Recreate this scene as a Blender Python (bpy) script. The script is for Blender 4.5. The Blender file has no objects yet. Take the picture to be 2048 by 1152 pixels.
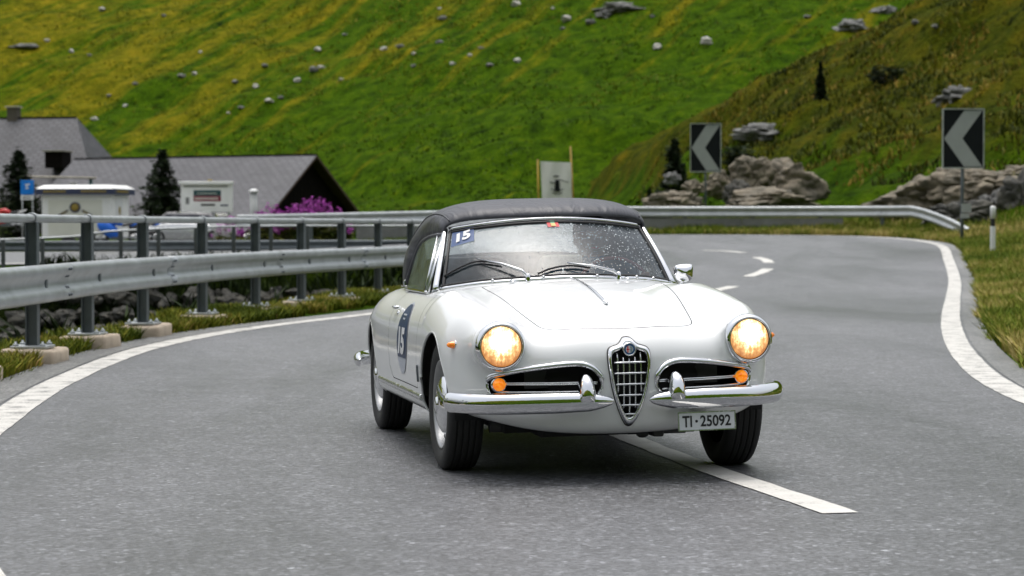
import bpy, bmesh, math, random
import numpy as np
from mathutils import Vector, Matrix, noise

random.seed(11)
rng = np.random.default_rng(11)
R = math.radians
sc = bpy.context.scene
COL = sc.collection

# ------------------------------------------------------------------ camera, sky, sun, exposure
cam_d = bpy.data.cameras.new("camera")
cam = bpy.data.objects.new("camera", cam_d)
COL.objects.link(cam)
cam.location = (0, 0, 1.127)
cam.rotation_euler = (R(90 - 1.528), 0, 0)
cam_d.sensor_width = 36.0
cam_d.lens = 36.0 * 4725 / 2048
cam_d.clip_start = 0.1
cam_d.clip_end = 6000
cam_d.dof.use_dof = True
cam_d.dof.focus_distance = 10.7
cam_d.dof.aperture_fstop = 5.6
sc.camera = cam

SUN_EL, SUN_ROT = 80, 340
world = bpy.data.worlds.new("World")
sc.world = world
world.use_nodes = True
wn = world.node_tree.nodes
wl = world.node_tree.links
wn.clear()
w_out = wn.new("ShaderNodeOutputWorld")
w_bg = wn.new("ShaderNodeBackground")
w_sky = wn.new("ShaderNodeTexSky")
w_sky.sky_type = 'NISHITA'
w_sky.sun_disc = False
w_sky.sun_elevation = R(SUN_EL)
w_sky.sun_rotation = R(SUN_ROT)
w_sky.air_density = 1.6
w_sky.dust_density = 6.0
w_sky.ozone_density = 1.0
w_hs = wn.new("ShaderNodeHueSaturation")
w_hs.inputs['Saturation'].default_value = 0.34
w_bg.inputs['Strength'].default_value = 0.145
wl.new(w_sky.outputs[0], w_hs.inputs['Color'])
wl.new(w_hs.outputs[0], w_bg.inputs[0])
wl.new(w_bg.outputs[0], w_out.inputs[0])

sun_d = bpy.data.lights.new("sun", 'SUN')
sun_d.energy = 0.9
sun_d.angle = R(50)
sun_d.color = (1.0, 0.985, 0.96)
sun = bpy.data.objects.new("sun", sun_d)
COL.objects.link(sun)
sun.rotation_euler = (R(90 - SUN_EL), 0, R(-SUN_ROT + 180))

sc.view_settings.view_transform = 'Standard'
sc.view_settings.look = 'None'
sc.view_settings.exposure = 0.47
sc.view_settings.gamma = 1.0
sc.view_settings.use_curve_mapping = False

# ------------------------------------------------------------------ materials
def new_mat(name):
    m = bpy.data.materials.new(name)
    m.use_nodes = True
    nt = m.node_tree
    b = nt.nodes["Principled BSDF"]
    return m, nt, b

def N(nt, t, **kw):
    n = nt.nodes.new(t)
    for k, v in kw.items():
        if k in n.inputs.keys():
            n.inputs[k].default_value = v
        else:
            setattr(n, k, v)
    return n

def ramp(nt, fac, stops, interp='LINEAR'):
    r = nt.nodes.new("ShaderNodeValToRGB")
    r.color_ramp.interpolation = interp
    e = r.color_ramp.elements
    while len(e) < len(stops):
        e.new(0.5)
    for i, (p, c) in enumerate(stops):
        e[i].position = p
        e[i].color = (c[0], c[1], c[2], 1) if not isinstance(c, (int, float)) else (c, c, c, 1)
    nt.links.new(fac, r.inputs[0])
    return r

def noise_tex(nt, scale, detail=4, rough=0.55, vec=None, dist=0.0):
    n = N(nt, "ShaderNodeTexNoise", Scale=scale, Detail=detail, Roughness=rough, Distortion=dist)
    if vec is not None:
        nt.links.new(vec, n.inputs['Vector'])
    return n

def coords(nt, kind='Object', scale=(1, 1, 1), rot=(0, 0, 0)):
    tc = nt.nodes.new("ShaderNodeTexCoord")
    mp = nt.nodes.new("ShaderNodeMapping")
    mp.inputs['Scale'].default_value = scale
    mp.inputs['Rotation'].default_value = rot
    nt.links.new(tc.outputs[kind], mp.inputs['Vector'])
    return mp.outputs[0]

def mixc(nt, fac, a, b, blend='MIX'):
    m = nt.nodes.new("ShaderNodeMix")
    m.data_type = 'RGBA'
    m.blend_type = blend
    def put(sock, v):
        if isinstance(v, bpy.types.NodeSocket):
            nt.links.new(v, sock)
        elif isinstance(v, (int, float)):
            sock.default_value = v
        else:
            sock.default_value = (v[0], v[1], v[2], 1)
    put(m.inputs[0], fac)
    put(m.inputs[6], a)
    put(m.inputs[7], b)
    return m.outputs[2]

def bump(nt, b, height, strength=0.3, dist=0.02):
    n = N(nt, "ShaderNodeBump", Strength=strength, Distance=dist)
    nt.links.new(height, n.inputs['Height'])
    nt.links.new(n.outputs[0], b.inputs['Normal'])
    return n

def simple(name, col, rough=0.5, metal=0.0, var=0.12, nscale=6.0, bmp=0.0, bscale=60.0, coat=0.0, spec=0.5):
    """one colour broken up by two scales of noise, with fine relief"""
    m, nt, b = new_mat(name)
    v = coords(nt)
    n1 = noise_tex(nt, nscale, 5, 0.6, v)
    lo = tuple(c * (1 - var) for c in col)
    hi = tuple(min(1, c * (1 + var)) for c in col)
    r = ramp(nt, n1.outputs[0], [(0.3, lo), (0.7, hi)])
    nt.links.new(r.outputs[0], b.inputs['Base Color'])
    rr = ramp(nt, n1.outputs[0], [(0.25, max(0, rough - 0.06)), (0.75, min(1, rough + 0.06))])
    nt.links.new(rr.outputs[0], b.inputs['Roughness'])
    b.inputs['Metallic'].default_value = metal
    b.inputs['Specular IOR Level'].default_value = spec
    b.inputs['Coat Weight'].default_value = coat
    b.inputs['Coat Roughness'].default_value = 0.04
    if bmp:
        n2 = noise_tex(nt, bscale, 4, 0.6, v)
        bump(nt, b, n2.outputs[0], bmp, 0.01)
    return m

M = {}
# ---- asphalt, wet-ish, with aggregate speckle
def asphalt(name, base=(0.090, 0.093, 0.100)):
    m, nt, b = new_mat(name)
    v = coords(nt)
    big = noise_tex(nt, 0.9, 5, 0.6, coords(nt, 'Object', (0.55, 0.13, 1.0)), 0.6)
    mid = noise_tex(nt, 3.0, 5, 0.6, v)
    vo = N(nt, "ShaderNodeTexVoronoi", Scale=62.0)
    nt.links.new(v, vo.inputs['Vector'])
    vo2 = N(nt, "ShaderNodeTexVoronoi", Scale=26.0)
    nt.links.new(v, vo2.inputs['Vector'])
    fine = noise_tex(nt, 190, 3, 0.7, v)
    sp = ramp(nt, vo.outputs['Color'], [(0.15, tuple(c * 0.45 for c in base)), (0.55, base), (0.85, tuple(c * 1.6 for c in base)), (0.97, tuple(c * 3.6 for c in base))])
    sp2 = ramp(nt, vo2.outputs['Color'], [(0.2, 0.62), (0.75, 1.05), (0.96, 1.9)])
    c1 = mixc(nt, 0.6, sp.outputs[0], sp2.outputs[0], 'MULTIPLY')
    sh = ramp(nt, big.outputs[0], [(0.30, 0.62), (0.5, 0.95), (0.70, 1.28)])
    c2 = mixc(nt, 1.0, c1, sh.outputs[0], 'MULTIPLY')
    sh2 = ramp(nt, mid.outputs[0], [(0.3, 0.80), (0.7, 1.14)])
    c3 = mixc(nt, 1.0, c2, sh2.outputs[0], 'MULTIPLY')
    nt.links.new(c3, b.inputs['Base Color'])
    rr = ramp(nt, big.outputs[0], [(0.28, 0.30), (0.72, 0.56)])
    nt.links.new(rr.outputs[0], b.inputs['Roughness'])
    b.inputs['Specular IOR Level'].default_value = 0.85
    add = N(nt, "ShaderNodeMath", operation='ADD')
    nt.links.new(vo.outputs['Distance'], add.inputs[0])
    nt.links.new(fine.outputs[0], add.inputs[1])
    bump(nt, b, add.outputs[0], 0.55, 0.006)
    return m
M['asphalt'] = asphalt('asphalt')
M['asphalt_edge'] = asphalt('asphalt_edge', (0.15, 0.15, 0.147))

def paint_line(name, wear):
    m, nt, b = new_mat(name)
    v = coords(nt)
    n1 = noise_tex(nt, 60, 6, 0.7, v)
    n2 = noise_tex(nt, 5, 4, 0.6, v)
    add = N(nt, "ShaderNodeMath", operation='MULTIPLY')
    nt.links.new(n1.outputs[0], add.inputs[0])
    nt.links.new(n2.outputs[0], add.inputs[1])
    r = ramp(nt, add.outputs[0], [(wear, (0.16, 0.16, 0.155)), (wear + 0.09, (0.54, 0.525, 0.49)), (0.5, (0.66, 0.65, 0.62))])
    nt.links.new(r.outputs[0], b.inputs['Base Color'])
    b.inputs['Roughness'].default_value = 0.5
    bump(nt, b, n1.outputs[0], 0.3, 0.004)
    return m
M['line'] = paint_line('road_paint', 0.155)
M['dash'] = paint_line('lane_paint', 0.10)

# ---- meadow: vegetation colours by place and noise
def meadow():
    m, nt, b = new_mat('meadow')
    v = coords(nt)
    # streaks climbing the slope diagonally
    vr = coords(nt, 'Object', (1, 1, 0.0), (0, 0, R(-52)))
    mp2 = nt.nodes.new('ShaderNodeMapping'); mp2.inputs['Scale'].default_value = (0.022, 0.15, 0.1)
    nt.links.new(vr, mp2.inputs['Vector']); vs = mp2.outputs[0]
    streak = noise_tex(nt, 1.6, 7, 0.66, vs, 0.5)
    tus = noise_tex(nt, 0.55, 6, 0.65, v, 0.3)
    fine = noise_tex(nt, 3.2, 6, 0.7, v)
    big = noise_tex(nt, 0.022, 3, 0.5, v)
    green = ramp(nt, tus.outputs[0], [(0.30, (0.012, 0.030, 0.001)), (0.43, (0.040, 0.092, 0.001)), (0.58, (0.072, 0.140, 0.002)), (0.78, (0.135, 0.180, 0.003))])
    yell = ramp(nt, tus.outputs[0], [(0.28, (0.070, 0.082, 0.003)), (0.5, (0.195, 0.18, 0.006)), (0.75, (0.38, 0.275, 0.014))])
    heath = ramp(nt, tus.outputs[0], [(0.30, (0.014, 0.019, 0.002)), (0.44, (0.060, 0.078, 0.003)), (0.60, (0.115, 0.112, 0.005)), (0.78, (0.25, 0.165, 0.012))])
    sep = nt.nodes.new("ShaderNodeSeparateXYZ")
    nt.links.new(v, sep.inputs[0])
    # drier grass higher up and to the left of the valley
    ma = N(nt, "ShaderNodeMapRange"); ma.inputs[1].default_value = 3; ma.inputs[2].default_value = 24; ma.inputs[3].default_value = -0.13; ma.inputs[4].default_value = 0.085
    nt.links.new(sep.outputs[2], ma.inputs[0])
    mx = N(nt, "ShaderNodeMapRange"); mx.inputs[1].default_value = -45; mx.inputs[2].default_value = 8; mx.inputs[3].default_value = 0.03; mx.inputs[4].default_value = -0.17
    nt.links.new(sep.outputs[0], mx.inputs[0])
    s1 = N(nt, "ShaderNodeMath", operation='ADD'); nt.links.new(ma.outputs[0], s1.inputs[0]); nt.links.new(mx.outputs[0], s1.inputs[1])
    s2 = N(nt, "ShaderNodeMath", operation='ADD'); nt.links.new(s1.outputs[0], s2.inputs[0])
    amp = N(nt, "ShaderNodeMapRange"); amp.clamp = False; amp.inputs[1].default_value = 0.0; amp.inputs[2].default_value = 1.0; amp.inputs[3].default_value = -0.46; amp.inputs[4].default_value = 1.40
    nt.links.new(streak.outputs[0], amp.inputs[0]); nt.links.new(amp.outputs[0], s2.inputs[1])
    fy = ramp(nt, s2.outputs[0], [(0.42, 0.0), (0.66, 0.9)])
    c1 = mixc(nt, fy.outputs[0], green.outputs[0], yell.outputs[0])
    # heath on the knoll, marked per vertex where the knoll rises
    at = nt.nodes.new("ShaderNodeAttribute"); at.attribute_name = "heath"
    hm = N(nt, "ShaderNodeMath", operation='ADD'); nt.links.new(at.outputs['Fac'], hm.inputs[0])
    sc_ = N(nt, "ShaderNodeMapRange"); sc_.inputs[1].default_value = 0.3; sc_.inputs[2].default_value = 0.7; sc_.inputs[3].default_value = -0.35; sc_.inputs[4].default_value = 0.35
    nt.links.new(streak.outputs[0], sc_.inputs[0]); nt.links.new(sc_.outputs[0], hm.inputs[1])
    fh = ramp(nt, hm.outputs[0], [(0.35, 0.0), (0.62, 1.0)])
    c2 = mixc(nt, fh.outputs[0], c1, heath.outputs[0])
    wt = nt.nodes.new('ShaderNodeAttribute'); wt.attribute_name = 'wet'
    wet = ramp(nt, tus.outputs[0], [(0.3, (0.006, 0.010, 0.002)), (0.7, (0.022, 0.036, 0.005))])  # darker greens mixed in inside the gully outline
    c2 = mixc(nt, wt.outputs['Fac'], c2, wet.outputs[0])
    fs = ramp(nt, fine.outputs[0], [(0.28, 0.40), (0.5, 1.0), (0.75, 1.5)])
    c3 = mixc(nt, 0.85, c2, fs.outputs[0], 'MULTIPLY')
    nt.links.new(c3, b.inputs['Base Color'])
    b.inputs['Roughness'].default_value = 0.95
    b.inputs['Specular IOR Level'].default_value = 0.03
    ad = N(nt, "ShaderNodeMath", operation='ADD')
    nt.links.new(tus.outputs[0], ad.inputs[0]); nt.links.new(fine.outputs[0], ad.inputs[1])
    bump(nt, b, ad.outputs[0], 1.0, 0.8)
    return m
M['meadow'] = meadow()

def leafy(name, stops, rough=0.7, attr=True):
    """blade / leaf colour driven by a per-vertex tint value"""
    m, nt, b = new_mat(name)
    if attr:
        at = nt.nodes.new("ShaderNodeAttribute"); at.attribute_name = "tint"
        fac = at.outputs['Fac']
    else:
        fac = noise_tex(nt, 8, 4, 0.6, coords(nt)).outputs[0]
    r = ramp(nt, fac, stops)
    nt.links.new(r.outputs[0], b.inputs['Base Color'])
    b.inputs['Roughness'].default_value = rough
    b.inputs['Specular IOR Level'].default_value = 0.12
    return m
M['grass'] = leafy('grass', [(0.0, (0.05, 0.085, 0.007)), (0.35, (0.115, 0.175, 0.010)), (0.6, (0.20, 0.225, 0.025)), (0.85, (0.34, 0.28, 0.07)), (1.0, (0.50, 0.40, 0.16))])
M['tussock'] = leafy('tussock', [(0.0, (0.022, 0.05, 0.002)), (0.4, (0.06, 0.11, 0.003)), (0.75, (0.14, 0.145, 0.005)), (1.0, (0.24, 0.19, 0.01))])
M['heath'] = leafy('heath_grass', [(0.0, (0.025, 0.035, 0.004)), (0.4, (0.075, 0.09, 0.008)), (0.7, (0.15, 0.13, 0.012)), (1.0, (0.28, 0.18, 0.03))])
M['moss'] = leafy('moss', [(0.0, (0.055, 0.085, 0.008)), (0.45, (0.15, 0.18, 0.014)), (0.75, (0.27, 0.24, 0.03)), (1.0, (0.36, 0.25, 0.08))])
M['weeds'] = leafy('weeds', [(0.0, (0.005, 0.009, 0.003)), (0.6, (0.015, 0.028, 0.005)), (1.0, (0.045, 0.07, 0.008))])
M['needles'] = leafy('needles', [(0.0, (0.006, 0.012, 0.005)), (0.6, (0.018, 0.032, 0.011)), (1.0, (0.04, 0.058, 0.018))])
M['fireweed_flower'] = leafy('fireweed_flower', [(0.0, (0.24, 0.03, 0.24)), (0.5, (0.48, 0.07, 0.48)), (1.0, (0.66, 0.18, 0.64))])
M['fireweed_leaf'] = leafy('fireweed_leaf', [(0.0, (0.04, 0.05, 0.01)), (1.0, (0.14, 0.14, 0.03))])
M['bark'] = simple('bark', (0.06, 0.045, 0.03), 0.9, 0, 0.3, 12, 0.6, 40)

def rock_mat(name, cols, scale=1.6):
    m, nt, b = new_mat(name)
    v = coords(nt)
    n1 = noise_tex(nt, scale, 7, 0.65, v, 0.4)
    n2 = noise_tex(nt, scale * 7, 6, 0.7, v)
    r = ramp(nt, n1.outputs[0], [(0.25, cols[0]), (0.42, cols[1]), (0.58, cols[2]), (0.75, cols[3])])
    f = ramp(nt, n2.outputs[0], [(0.3, 0.55), (0.5, 0.95), (0.7, 1.2)])
    c = mixc(nt, 0.8, r.outputs[0], f.outputs[0], 'MULTIPLY')
    nt.links.new(c, b.inputs['Base Color'])
    b.inputs['Roughness'].default_value = 0.8
    bump(nt, b, n2.outputs[0], 0.9, 0.06)
    return m
M['rock'] = rock_mat('rock', [(0.045, 0.042, 0.034), (0.12, 0.105, 0.075), (0.21, 0.175, 0.125), (0.28, 0.26, 0.18)], 0.9)
M['rock_dark'] = rock_mat('rock_dark', [(0.02, 0.02, 0.018), (0.05, 0.05, 0.045), (0.09, 0.085, 0.07), (0.16, 0.15, 0.13)], 1.2)
M['rock_grey'] = rock_mat('rock_grey', [(0.05, 0.05, 0.048), (0.11, 0.11, 0.105), (0.2, 0.2, 0.19), (0.3, 0.29, 0.27)], 2.0)
M['boulder'] = rock_mat('boulder', [(0.2, 0.19, 0.17), (0.4, 0.38, 0.35), (0.55, 0.53, 0.49), (0.7, 0.67, 0.6)], 2.0)
M['boulder_grey'] = rock_mat('boulder_grey', [(0.06, 0.06, 0.058), (0.12, 0.12, 0.115), (0.2, 0.2, 0.19), (0.3, 0.3, 0.28)], 2.0)
M['concrete'] = simple('concrete', (0.36, 0.33, 0.28), 0.85, 0, 0.22, 4, 0.5, 50)
M['concrete_tan'] = simple('concrete_tan', (0.42, 0.345, 0.265), 0.85, 0, 0.2, 5, 0.5, 45)
M['concrete_grey'] = simple('concrete_grey', (0.20, 0.20, 0.195), 0.8, 0, 0.25, 2, 0.4, 30)
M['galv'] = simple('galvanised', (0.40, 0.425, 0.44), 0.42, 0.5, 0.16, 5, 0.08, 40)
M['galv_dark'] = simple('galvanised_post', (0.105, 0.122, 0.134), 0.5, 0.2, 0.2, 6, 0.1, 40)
M['galv_far'] = simple('galvanised_far', (0.44, 0.46, 0.47), 0.45, 0.45, 0.18, 3, 0.1, 20)
M['galv_mid'] = simple('galvanised_mid', (0.11, 0.12, 0.125), 0.5, 0.3, 0.18, 3, 0.1, 20)
M['steel_bright'] = simple('bright_steel', (0.62, 0.63, 0.64), 0.28, 0.9, 0.15, 20, 0.2, 80)
M['slate'] = None

def roof_mat():
    m, nt, b = new_mat('roof_slate')
    v = coords(nt, 'Generated', (1, 1, 1))
    o = coords(nt)
    br = N(nt, "ShaderNodeTexBrick", Scale=1.0)
    uv = coords(nt, 'UV')
    nt.links.new(uv, br.inputs['Vector'])
    br.inputs['Color1'].default_value = (0.050, 0.050, 0.060, 1)
    br.inputs['Color2'].default_value = (0.078, 0.078, 0.090, 1)
    br.inputs['Mortar'].default_value = (0.016, 0.016, 0.02, 1)
    br.inputs['Mortar Size'].default_value = 0.06
    br.inputs['Brick Width'].default_value = 0.9
    br.inputs['Row Height'].default_value = 0.42
    n = noise_tex(nt, 0.25, 5, 0.6, o)
    f = ramp(nt, n.outputs[0], [(0.3, 0.75), (0.7, 1.25)])
    c = mixc(nt, 1.0, br.outputs[0], f.outputs[0], 'MULTIPLY')
    nt.links.new(c, b.inputs['Base Color'])
    b.inputs['Roughness'].default_value = 0.55
    bump(nt, b, br.outputs['Fac'], -0.6, 0.03)
    return m
M['slate'] = roof_mat()
M['wood_dark'] = simple('dark_timber', (0.006, 0.0045, 0.004), 0.9, 0, 0.35, 3, 0.3, 15, spec=0.1)
M['wood_brown'] = simple('brown_timber', (0.06, 0.032, 0.022), 0.8, 0, 0.3, 3, 0.3, 15)
M['chimney_stone'] = simple('chimney_stone', (0.10, 0.085, 0.07), 0.9, 0, 0.25, 3, 0.3, 20)
M['plaster'] = simple('plaster', (0.42, 0.38, 0.32), 0.9, 0, 0.12, 2, 0.2, 30)
M['black'] = simple('black_paint', (0.012, 0.012, 0.013), 0.5, 0, 0.2, 10)
M['dark'] = simple('dark_cavity', (0.006, 0.006, 0.007), 0.8, 0, 0.2, 10)
M['rubber'] = simple('rubber', (0.018, 0.018, 0.019), 0.72, 0, 0.2, 18, 0.2, 120)
M['white_plastic'] = simple('white_plastic', (0.72, 0.73, 0.73), 0.4, 0, 0.06, 8)
M['white_panel'] = simple('white_panel', (0.82, 0.82, 0.80), 0.45, 0, 0.06, 2)
M['cream_panel'] = simple('cream_panel', (0.66, 0.66, 0.58), 0.5, 0, 0.06, 1)
M['sign_white'] = simple('sign_white', (0.33, 0.345, 0.34), 0.42, 0, 0.06, 3)
M['sign_black'] = simple('sign_black', (0.006, 0.008, 0.010), 0.6, 0, 0.15, 5, spec=0.2)
M['blue'] = simple('blue_paint', (0.01, 0.13, 0.62), 0.35, 0, 0.1, 5)
M['blue_sign'] = simple('blue_sign', (0.0, 0.19, 0.66), 0.4, 0, 0.06, 3)
M['red'] = simple('red_paint', (0.5, 0.02, 0.02), 0.35, 0, 0.1, 5)
M['yellow_pole'] = simple('yellow_pole', (0.34, 0.21, 0.012), 0.5, 0, 0.15, 5)
M['banner'] = simple('banner_cloth', (0.78, 0.76, 0.73), 0.8, 0, 0.05, 3, 0.3, 8)
M['gold'] = simple('gold_print', (0.28, 0.20, 0.03), 0.5, 0, 0.2, 9)
M['navy'] = simple('navy_print', (0.03, 0.04, 0.09), 0.5, 0, 0.2, 9)
M['teal_print'] = simple('teal_print', (0.015, 0.07, 0.075), 0.5, 0, 0.2, 9)
M['crimson_print'] = simple('crimson_print', (0.20, 0.018, 0.045), 0.5, 0, 0.2, 9)
M['silver_car'] = simple('silver_car_paint', (0.5, 0.51, 0.52), 0.25, 0.4, 0.05, 5, coat=0.6)
M['dark_car'] = simple('dark_car_paint', (0.02, 0.022, 0.03), 0.2, 0.2, 0.05, 5, coat=0.8)
M['white_car'] = simple('white_car_paint', (0.66, 0.66, 0.66), 0.25, 0.0, 0.05, 5, coat=0.6)
M['green_steel'] = simple('green_steel', (0.02, 0.07, 0.07), 0.5, 0.2, 0.2, 5)

# ------------------------------------------------------------------ object helpers
def tag(o, label=None, cat=None, group=None, kind=None):
    if label: o['label'] = label
    if cat: o['category'] = cat
    if group: o['group'] = group
    if kind: o['kind'] = kind
    return o

def empty(name, loc=(0, 0, 0), rz=0.0):
    o = bpy.data.objects.new(name, None)
    o.empty_display_size = 0.2
    COL.objects.link(o)
    o.location = loc
    o.rotation_euler = (0, 0, rz)
    return o

def thing(name, label, cat, loc=(0, 0, 0), rz=0.0, group=None):
    return tag(empty(name, loc, rz), label, cat, group)

def link(name, me, mat, parent=None):
    o = bpy.data.objects.new(name, me)
    COL.objects.link(o)
    if mat is not None and not me.materials:
        me.materials.append(M[mat] if isinstance(mat, str) else mat)
    if parent is not None:
        o.parent = parent
    return o

class MB:
    """collects shapes, then links them as ONE mesh object"""
    def __init__(s):
        s.v = []; s.f = []; s.sm = []
    def add(s, vs, fs, smooth=False, mtx=None):
        n = len(s.v)
        if mtx is not None:
            vs = [tuple(mtx @ Vector(p)) for p in vs]
        s.v.extend([tuple(p) for p in vs])
        for f in fs:
            s.f.append(tuple(i + n for i in f)); s.sm.append(smooth)
        return s
    def box(s, c, d, mtx=None, bev=0.0):
        x, y, z = d[0] / 2, d[1] / 2, d[2] / 2
        if bev <= 0:
            vs = [(c[0] + i * x, c[1] + j * y, c[2] + k * z) for i in (-1, 1) for j in (-1, 1) for k in (-1, 1)]
            fs = [(0, 1, 3, 2), (4, 6, 7, 5), (0, 4, 5, 1), (2, 3, 7, 6), (0, 2, 6, 4), (1, 5, 7, 3)]
            return s.add(vs, fs, False, mtx)
        bm = bmesh.new()
        bmesh.ops.create_cube(bm, size=1.0)
        for v in bm.verts:
            v.co = Vector((c[0] + v.co.x * d[0], c[1] + v.co.y * d[1], c[2] + v.co.z * d[2]))
        bmesh.ops.bevel(bm, geom=list(bm.edges), offset=bev, segments=2, profile=0.5, affect='EDGES')
        bm.verts.index_update()
        s.add([tuple(v.co) for v in bm.verts], [tuple(v.index for v in f.verts) for f in bm.faces], False, mtx)
        bm.free()
        return s
    def tube(s, pts, r, n=10, cap=True, smooth=True, closed=False, squash=(1, 1), up=(0, 0, 1)):
        pts = [Vector(p) for p in pts]
        m = len(pts)
        rs = r if isinstance(r, (list, tuple)) else [r] * m
        vs = []
        for i, p in enumerate(pts):
            if closed:
                t = pts[(i + 1) % m] - pts[i - 1]
            else:
                t = pts[min(i + 1, m - 1)] - pts[max(i - 1, 0)]
            t.normalize()
            u = Vector(up)
            if abs(t.dot(u)) > 0.95:
                u = Vector((1, 0, 0)) if abs(t.x) < 0.9 else Vector((0, 1, 0))
            e1 = t.cross(u).normalized()
            e2 = e1.cross(t).normalized()
            for k in range(n):
                a = 2 * math.pi * k / n
                vs.append(p + e1 * (rs[i] * squash[0] * math.cos(a)) + e2 * (rs[i] * squash[1] * math.sin(a)))
        fs = []
        mm = m if closed else m - 1
        for i in range(mm):
            for k in range(n):
                a, b_ = i * n + k, i * n + (k + 1) % n
                j = ((i + 1) % m) * n
                fs.append((a, b_, j + (k + 1) % n, j + k))
        s.add(vs, fs, smooth)
        if cap and not closed:
            s.add([vs[k] for k in range(n)], [tuple(range(n))[::-1]])
            s.add([vs[(m - 1) * n + k] for k in range(n)], [tuple(range(n))])
        return s
    def lathe(s, prof, n=24, origin=(0, 0, 0), axis='z', smooth=True, mtx=None):
        """prof: list of (radius, height)"""
        vs = []
        for r, h in prof:
            for k in range(n):
                a = 2 * math.pi * k / n
                x, y = r * math.cos(a), r * math.sin(a)
                p = {'z': (x, y, h), 'y': (x, h, y), 'x': (h, x, y)}[axis]
                vs.append((p[0] + origin[0], p[1] + origin[1], p[2] + origin[2]))
        fs = []
        for i in range(len(prof) - 1):
            for k in range(n):
                fs.append((i * n + k, i * n + (k + 1) % n, (i + 1) * n + (k + 1) % n, (i + 1) * n + k))
        return s.add(vs, fs, smooth, mtx)
    def prism(s, poly, h0, h1, plane='xy', mtx=None):
        n = len(poly)
        def P(p, h):
            return {'xy': (p[0], p[1], h), 'xz': (p[0], h, p[1]), 'yz': (h, p[0], p[1])}[plane]
        vs = [P(p, h0) for p in poly] + [P(p, h1) for p in poly]
        fs = [tuple(range(n))[::-1], tuple(range(n, 2 * n))]
        for i in range(n):
            j = (i + 1) % n
            fs.append((i, j, n + j, n + i))
        return s.add(vs, fs, False, mtx)
    def grid(s, P, smooth=True):
        """P: (m, n, 3) array"""
        P = np.asarray(P); m, n = P.shape[:2]
        fs = [(i * n + j, i * n + j + 1, (i + 1) * n + j + 1, (i + 1) * n + j) for i in range(m - 1) for j in range(n - 1)]
        return s.add(P.reshape(-1, 3).tolist(), fs, smooth)
    def ellipsoid(s, c, r, nu=16, nv=10, mtx=None):
        prof_v = []
        vs = []
        for i in range(nv + 1):
            t = math.pi * i / nv
            for k in range(nu):
                a = 2 * math.pi * k / nu
                vs.append((c[0] + r[0] * math.sin(t) * math.cos(a), c[1] + r[1] * math.sin(t) * math.sin(a), c[2] + r[2] * math.cos(t)))
        fs = [(i * nu + k, (i + 1) * nu + k, (i + 1) * nu + (k + 1) % nu, i * nu + (k + 1) % nu) for i in range(nv) for k in range(nu)]
        return s.add(vs, fs, True, mtx)
    def build(s, name, mat, parent=None, fix=True):
        me = bpy.data.meshes.new(name)
        me.from_pydata(s.v, [], s.f)
        me.polygons.foreach_set('use_smooth', s.sm)
        if fix:
            bm = bmesh.new(); bm.from_mesh(me)
            bmesh.ops.remove_doubles(bm, verts=bm.verts, dist=1e-5)
            bmesh.ops.recalc_face_normals(bm, faces=bm.faces)
            bm.to_mesh(me); bm.free()
        me.update()
        return link(name, me, mat, parent)

def copy_tree(o, parent=None):
    c = o.copy(); COL.objects.link(c); c.parent = parent
    for ch in list(o.children):
        copy_tree(ch, c)
    return c

def np_mesh(name, V, F, mat, parent=None, smooth=False, tint=None, normals=None):
    V = np.asarray(V, np.float32); F = np.asarray(F, np.int32)
    me = bpy.data.meshes.new(name)
    k = F.shape[1]
    me.vertices.add(len(V)); me.vertices.foreach_set('co', V.ravel())
    me.loops.add(F.size); me.loops.foreach_set('vertex_index', F.ravel())
    me.polygons.add(len(F)); me.polygons.foreach_set('loop_start', np.arange(0, F.size, k, dtype=np.int32))
    me.polygons.foreach_set('loop_total', np.full(len(F), k, np.int32))
    me.polygons.foreach_set('use_smooth', np.full(len(F), smooth))
    if tint is not None:
        for an, arr in tint.items():
            at = me.attributes.new(an, 'FLOAT', 'POINT')
            at.data.foreach_set('value', np.asarray(arr, np.float32))
    me.update(calc_edges=True)
    me.validate()
    if normals is not None:
        me.normals_split_custom_set_from_vertices(normals.tolist())
    return link(name, me, mat, parent)

def spline_pts(pts, step=0.5):
    """Catmull-Rom through the points, resampled evenly"""
    P = np.array(pts, float)
    ext = np.vstack([2 * P[0] - P[1], P, 2 * P[-1] - P[-2]])
    out = []
    for i in range(1, len(ext) - 2):
        p0, p1, p2, p3 = ext[i - 1], ext[i], ext[i + 1], ext[i + 2]
        for t in np.linspace(0, 1, 24, endpoint=False):
            out.append(0.5 * ((2 * p1) + (-p0 + p2) * t + (2 * p0 - 5 * p1 + 4 * p2 - p3) * t * t + (-p0 + 3 * p1 - 3 * p2 + p3) * t ** 3))
    out.append(P[-1])
    out = np.array(out)
    d = np.r_[0, np.cumsum(np.linalg.norm(np.diff(out, axis=0), axis=1))]
    n = max(2, int(round(d[-1] / step)) + 1)
    s = np.linspace(0, d[-1], n)
    return np.stack([np.interp(s, d, out[:, k]) for k in range(P.shape[1])], 1)

def sdpoly(P, poly):
    """signed distance (negative inside) of 2-D points to a polygon"""
    P = np.asarray(P, float); poly = np.asarray(poly, float)
    d = np.full(len(P), 1e18); ins = np.zeros(len(P), bool)
    n = len(poly)
    for i in range(n):
        a, b = poly[i], poly[(i + 1) % n]
        e = b - a; w = P - a
        t = np.clip((w @ e) / max(e @ e, 1e-12), 0, 1)
        q = w - t[:, None] * e
        d = np.minimum(d, (q * q).sum(1))
        c = (a[1] > P[:, 1]) != (b[1] > P[:, 1])
        with np.errstate(divide='ignore', invalid='ignore'):
            xs = (b[0] - a[0]) * (P[:, 1] - a[1]) / (b[1] - a[1] + 1e-18) + a[0]
        ins ^= c & (P[:, 0] < xs)
    d = np.sqrt(d)
    return np.where(ins, -d, d)

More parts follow.
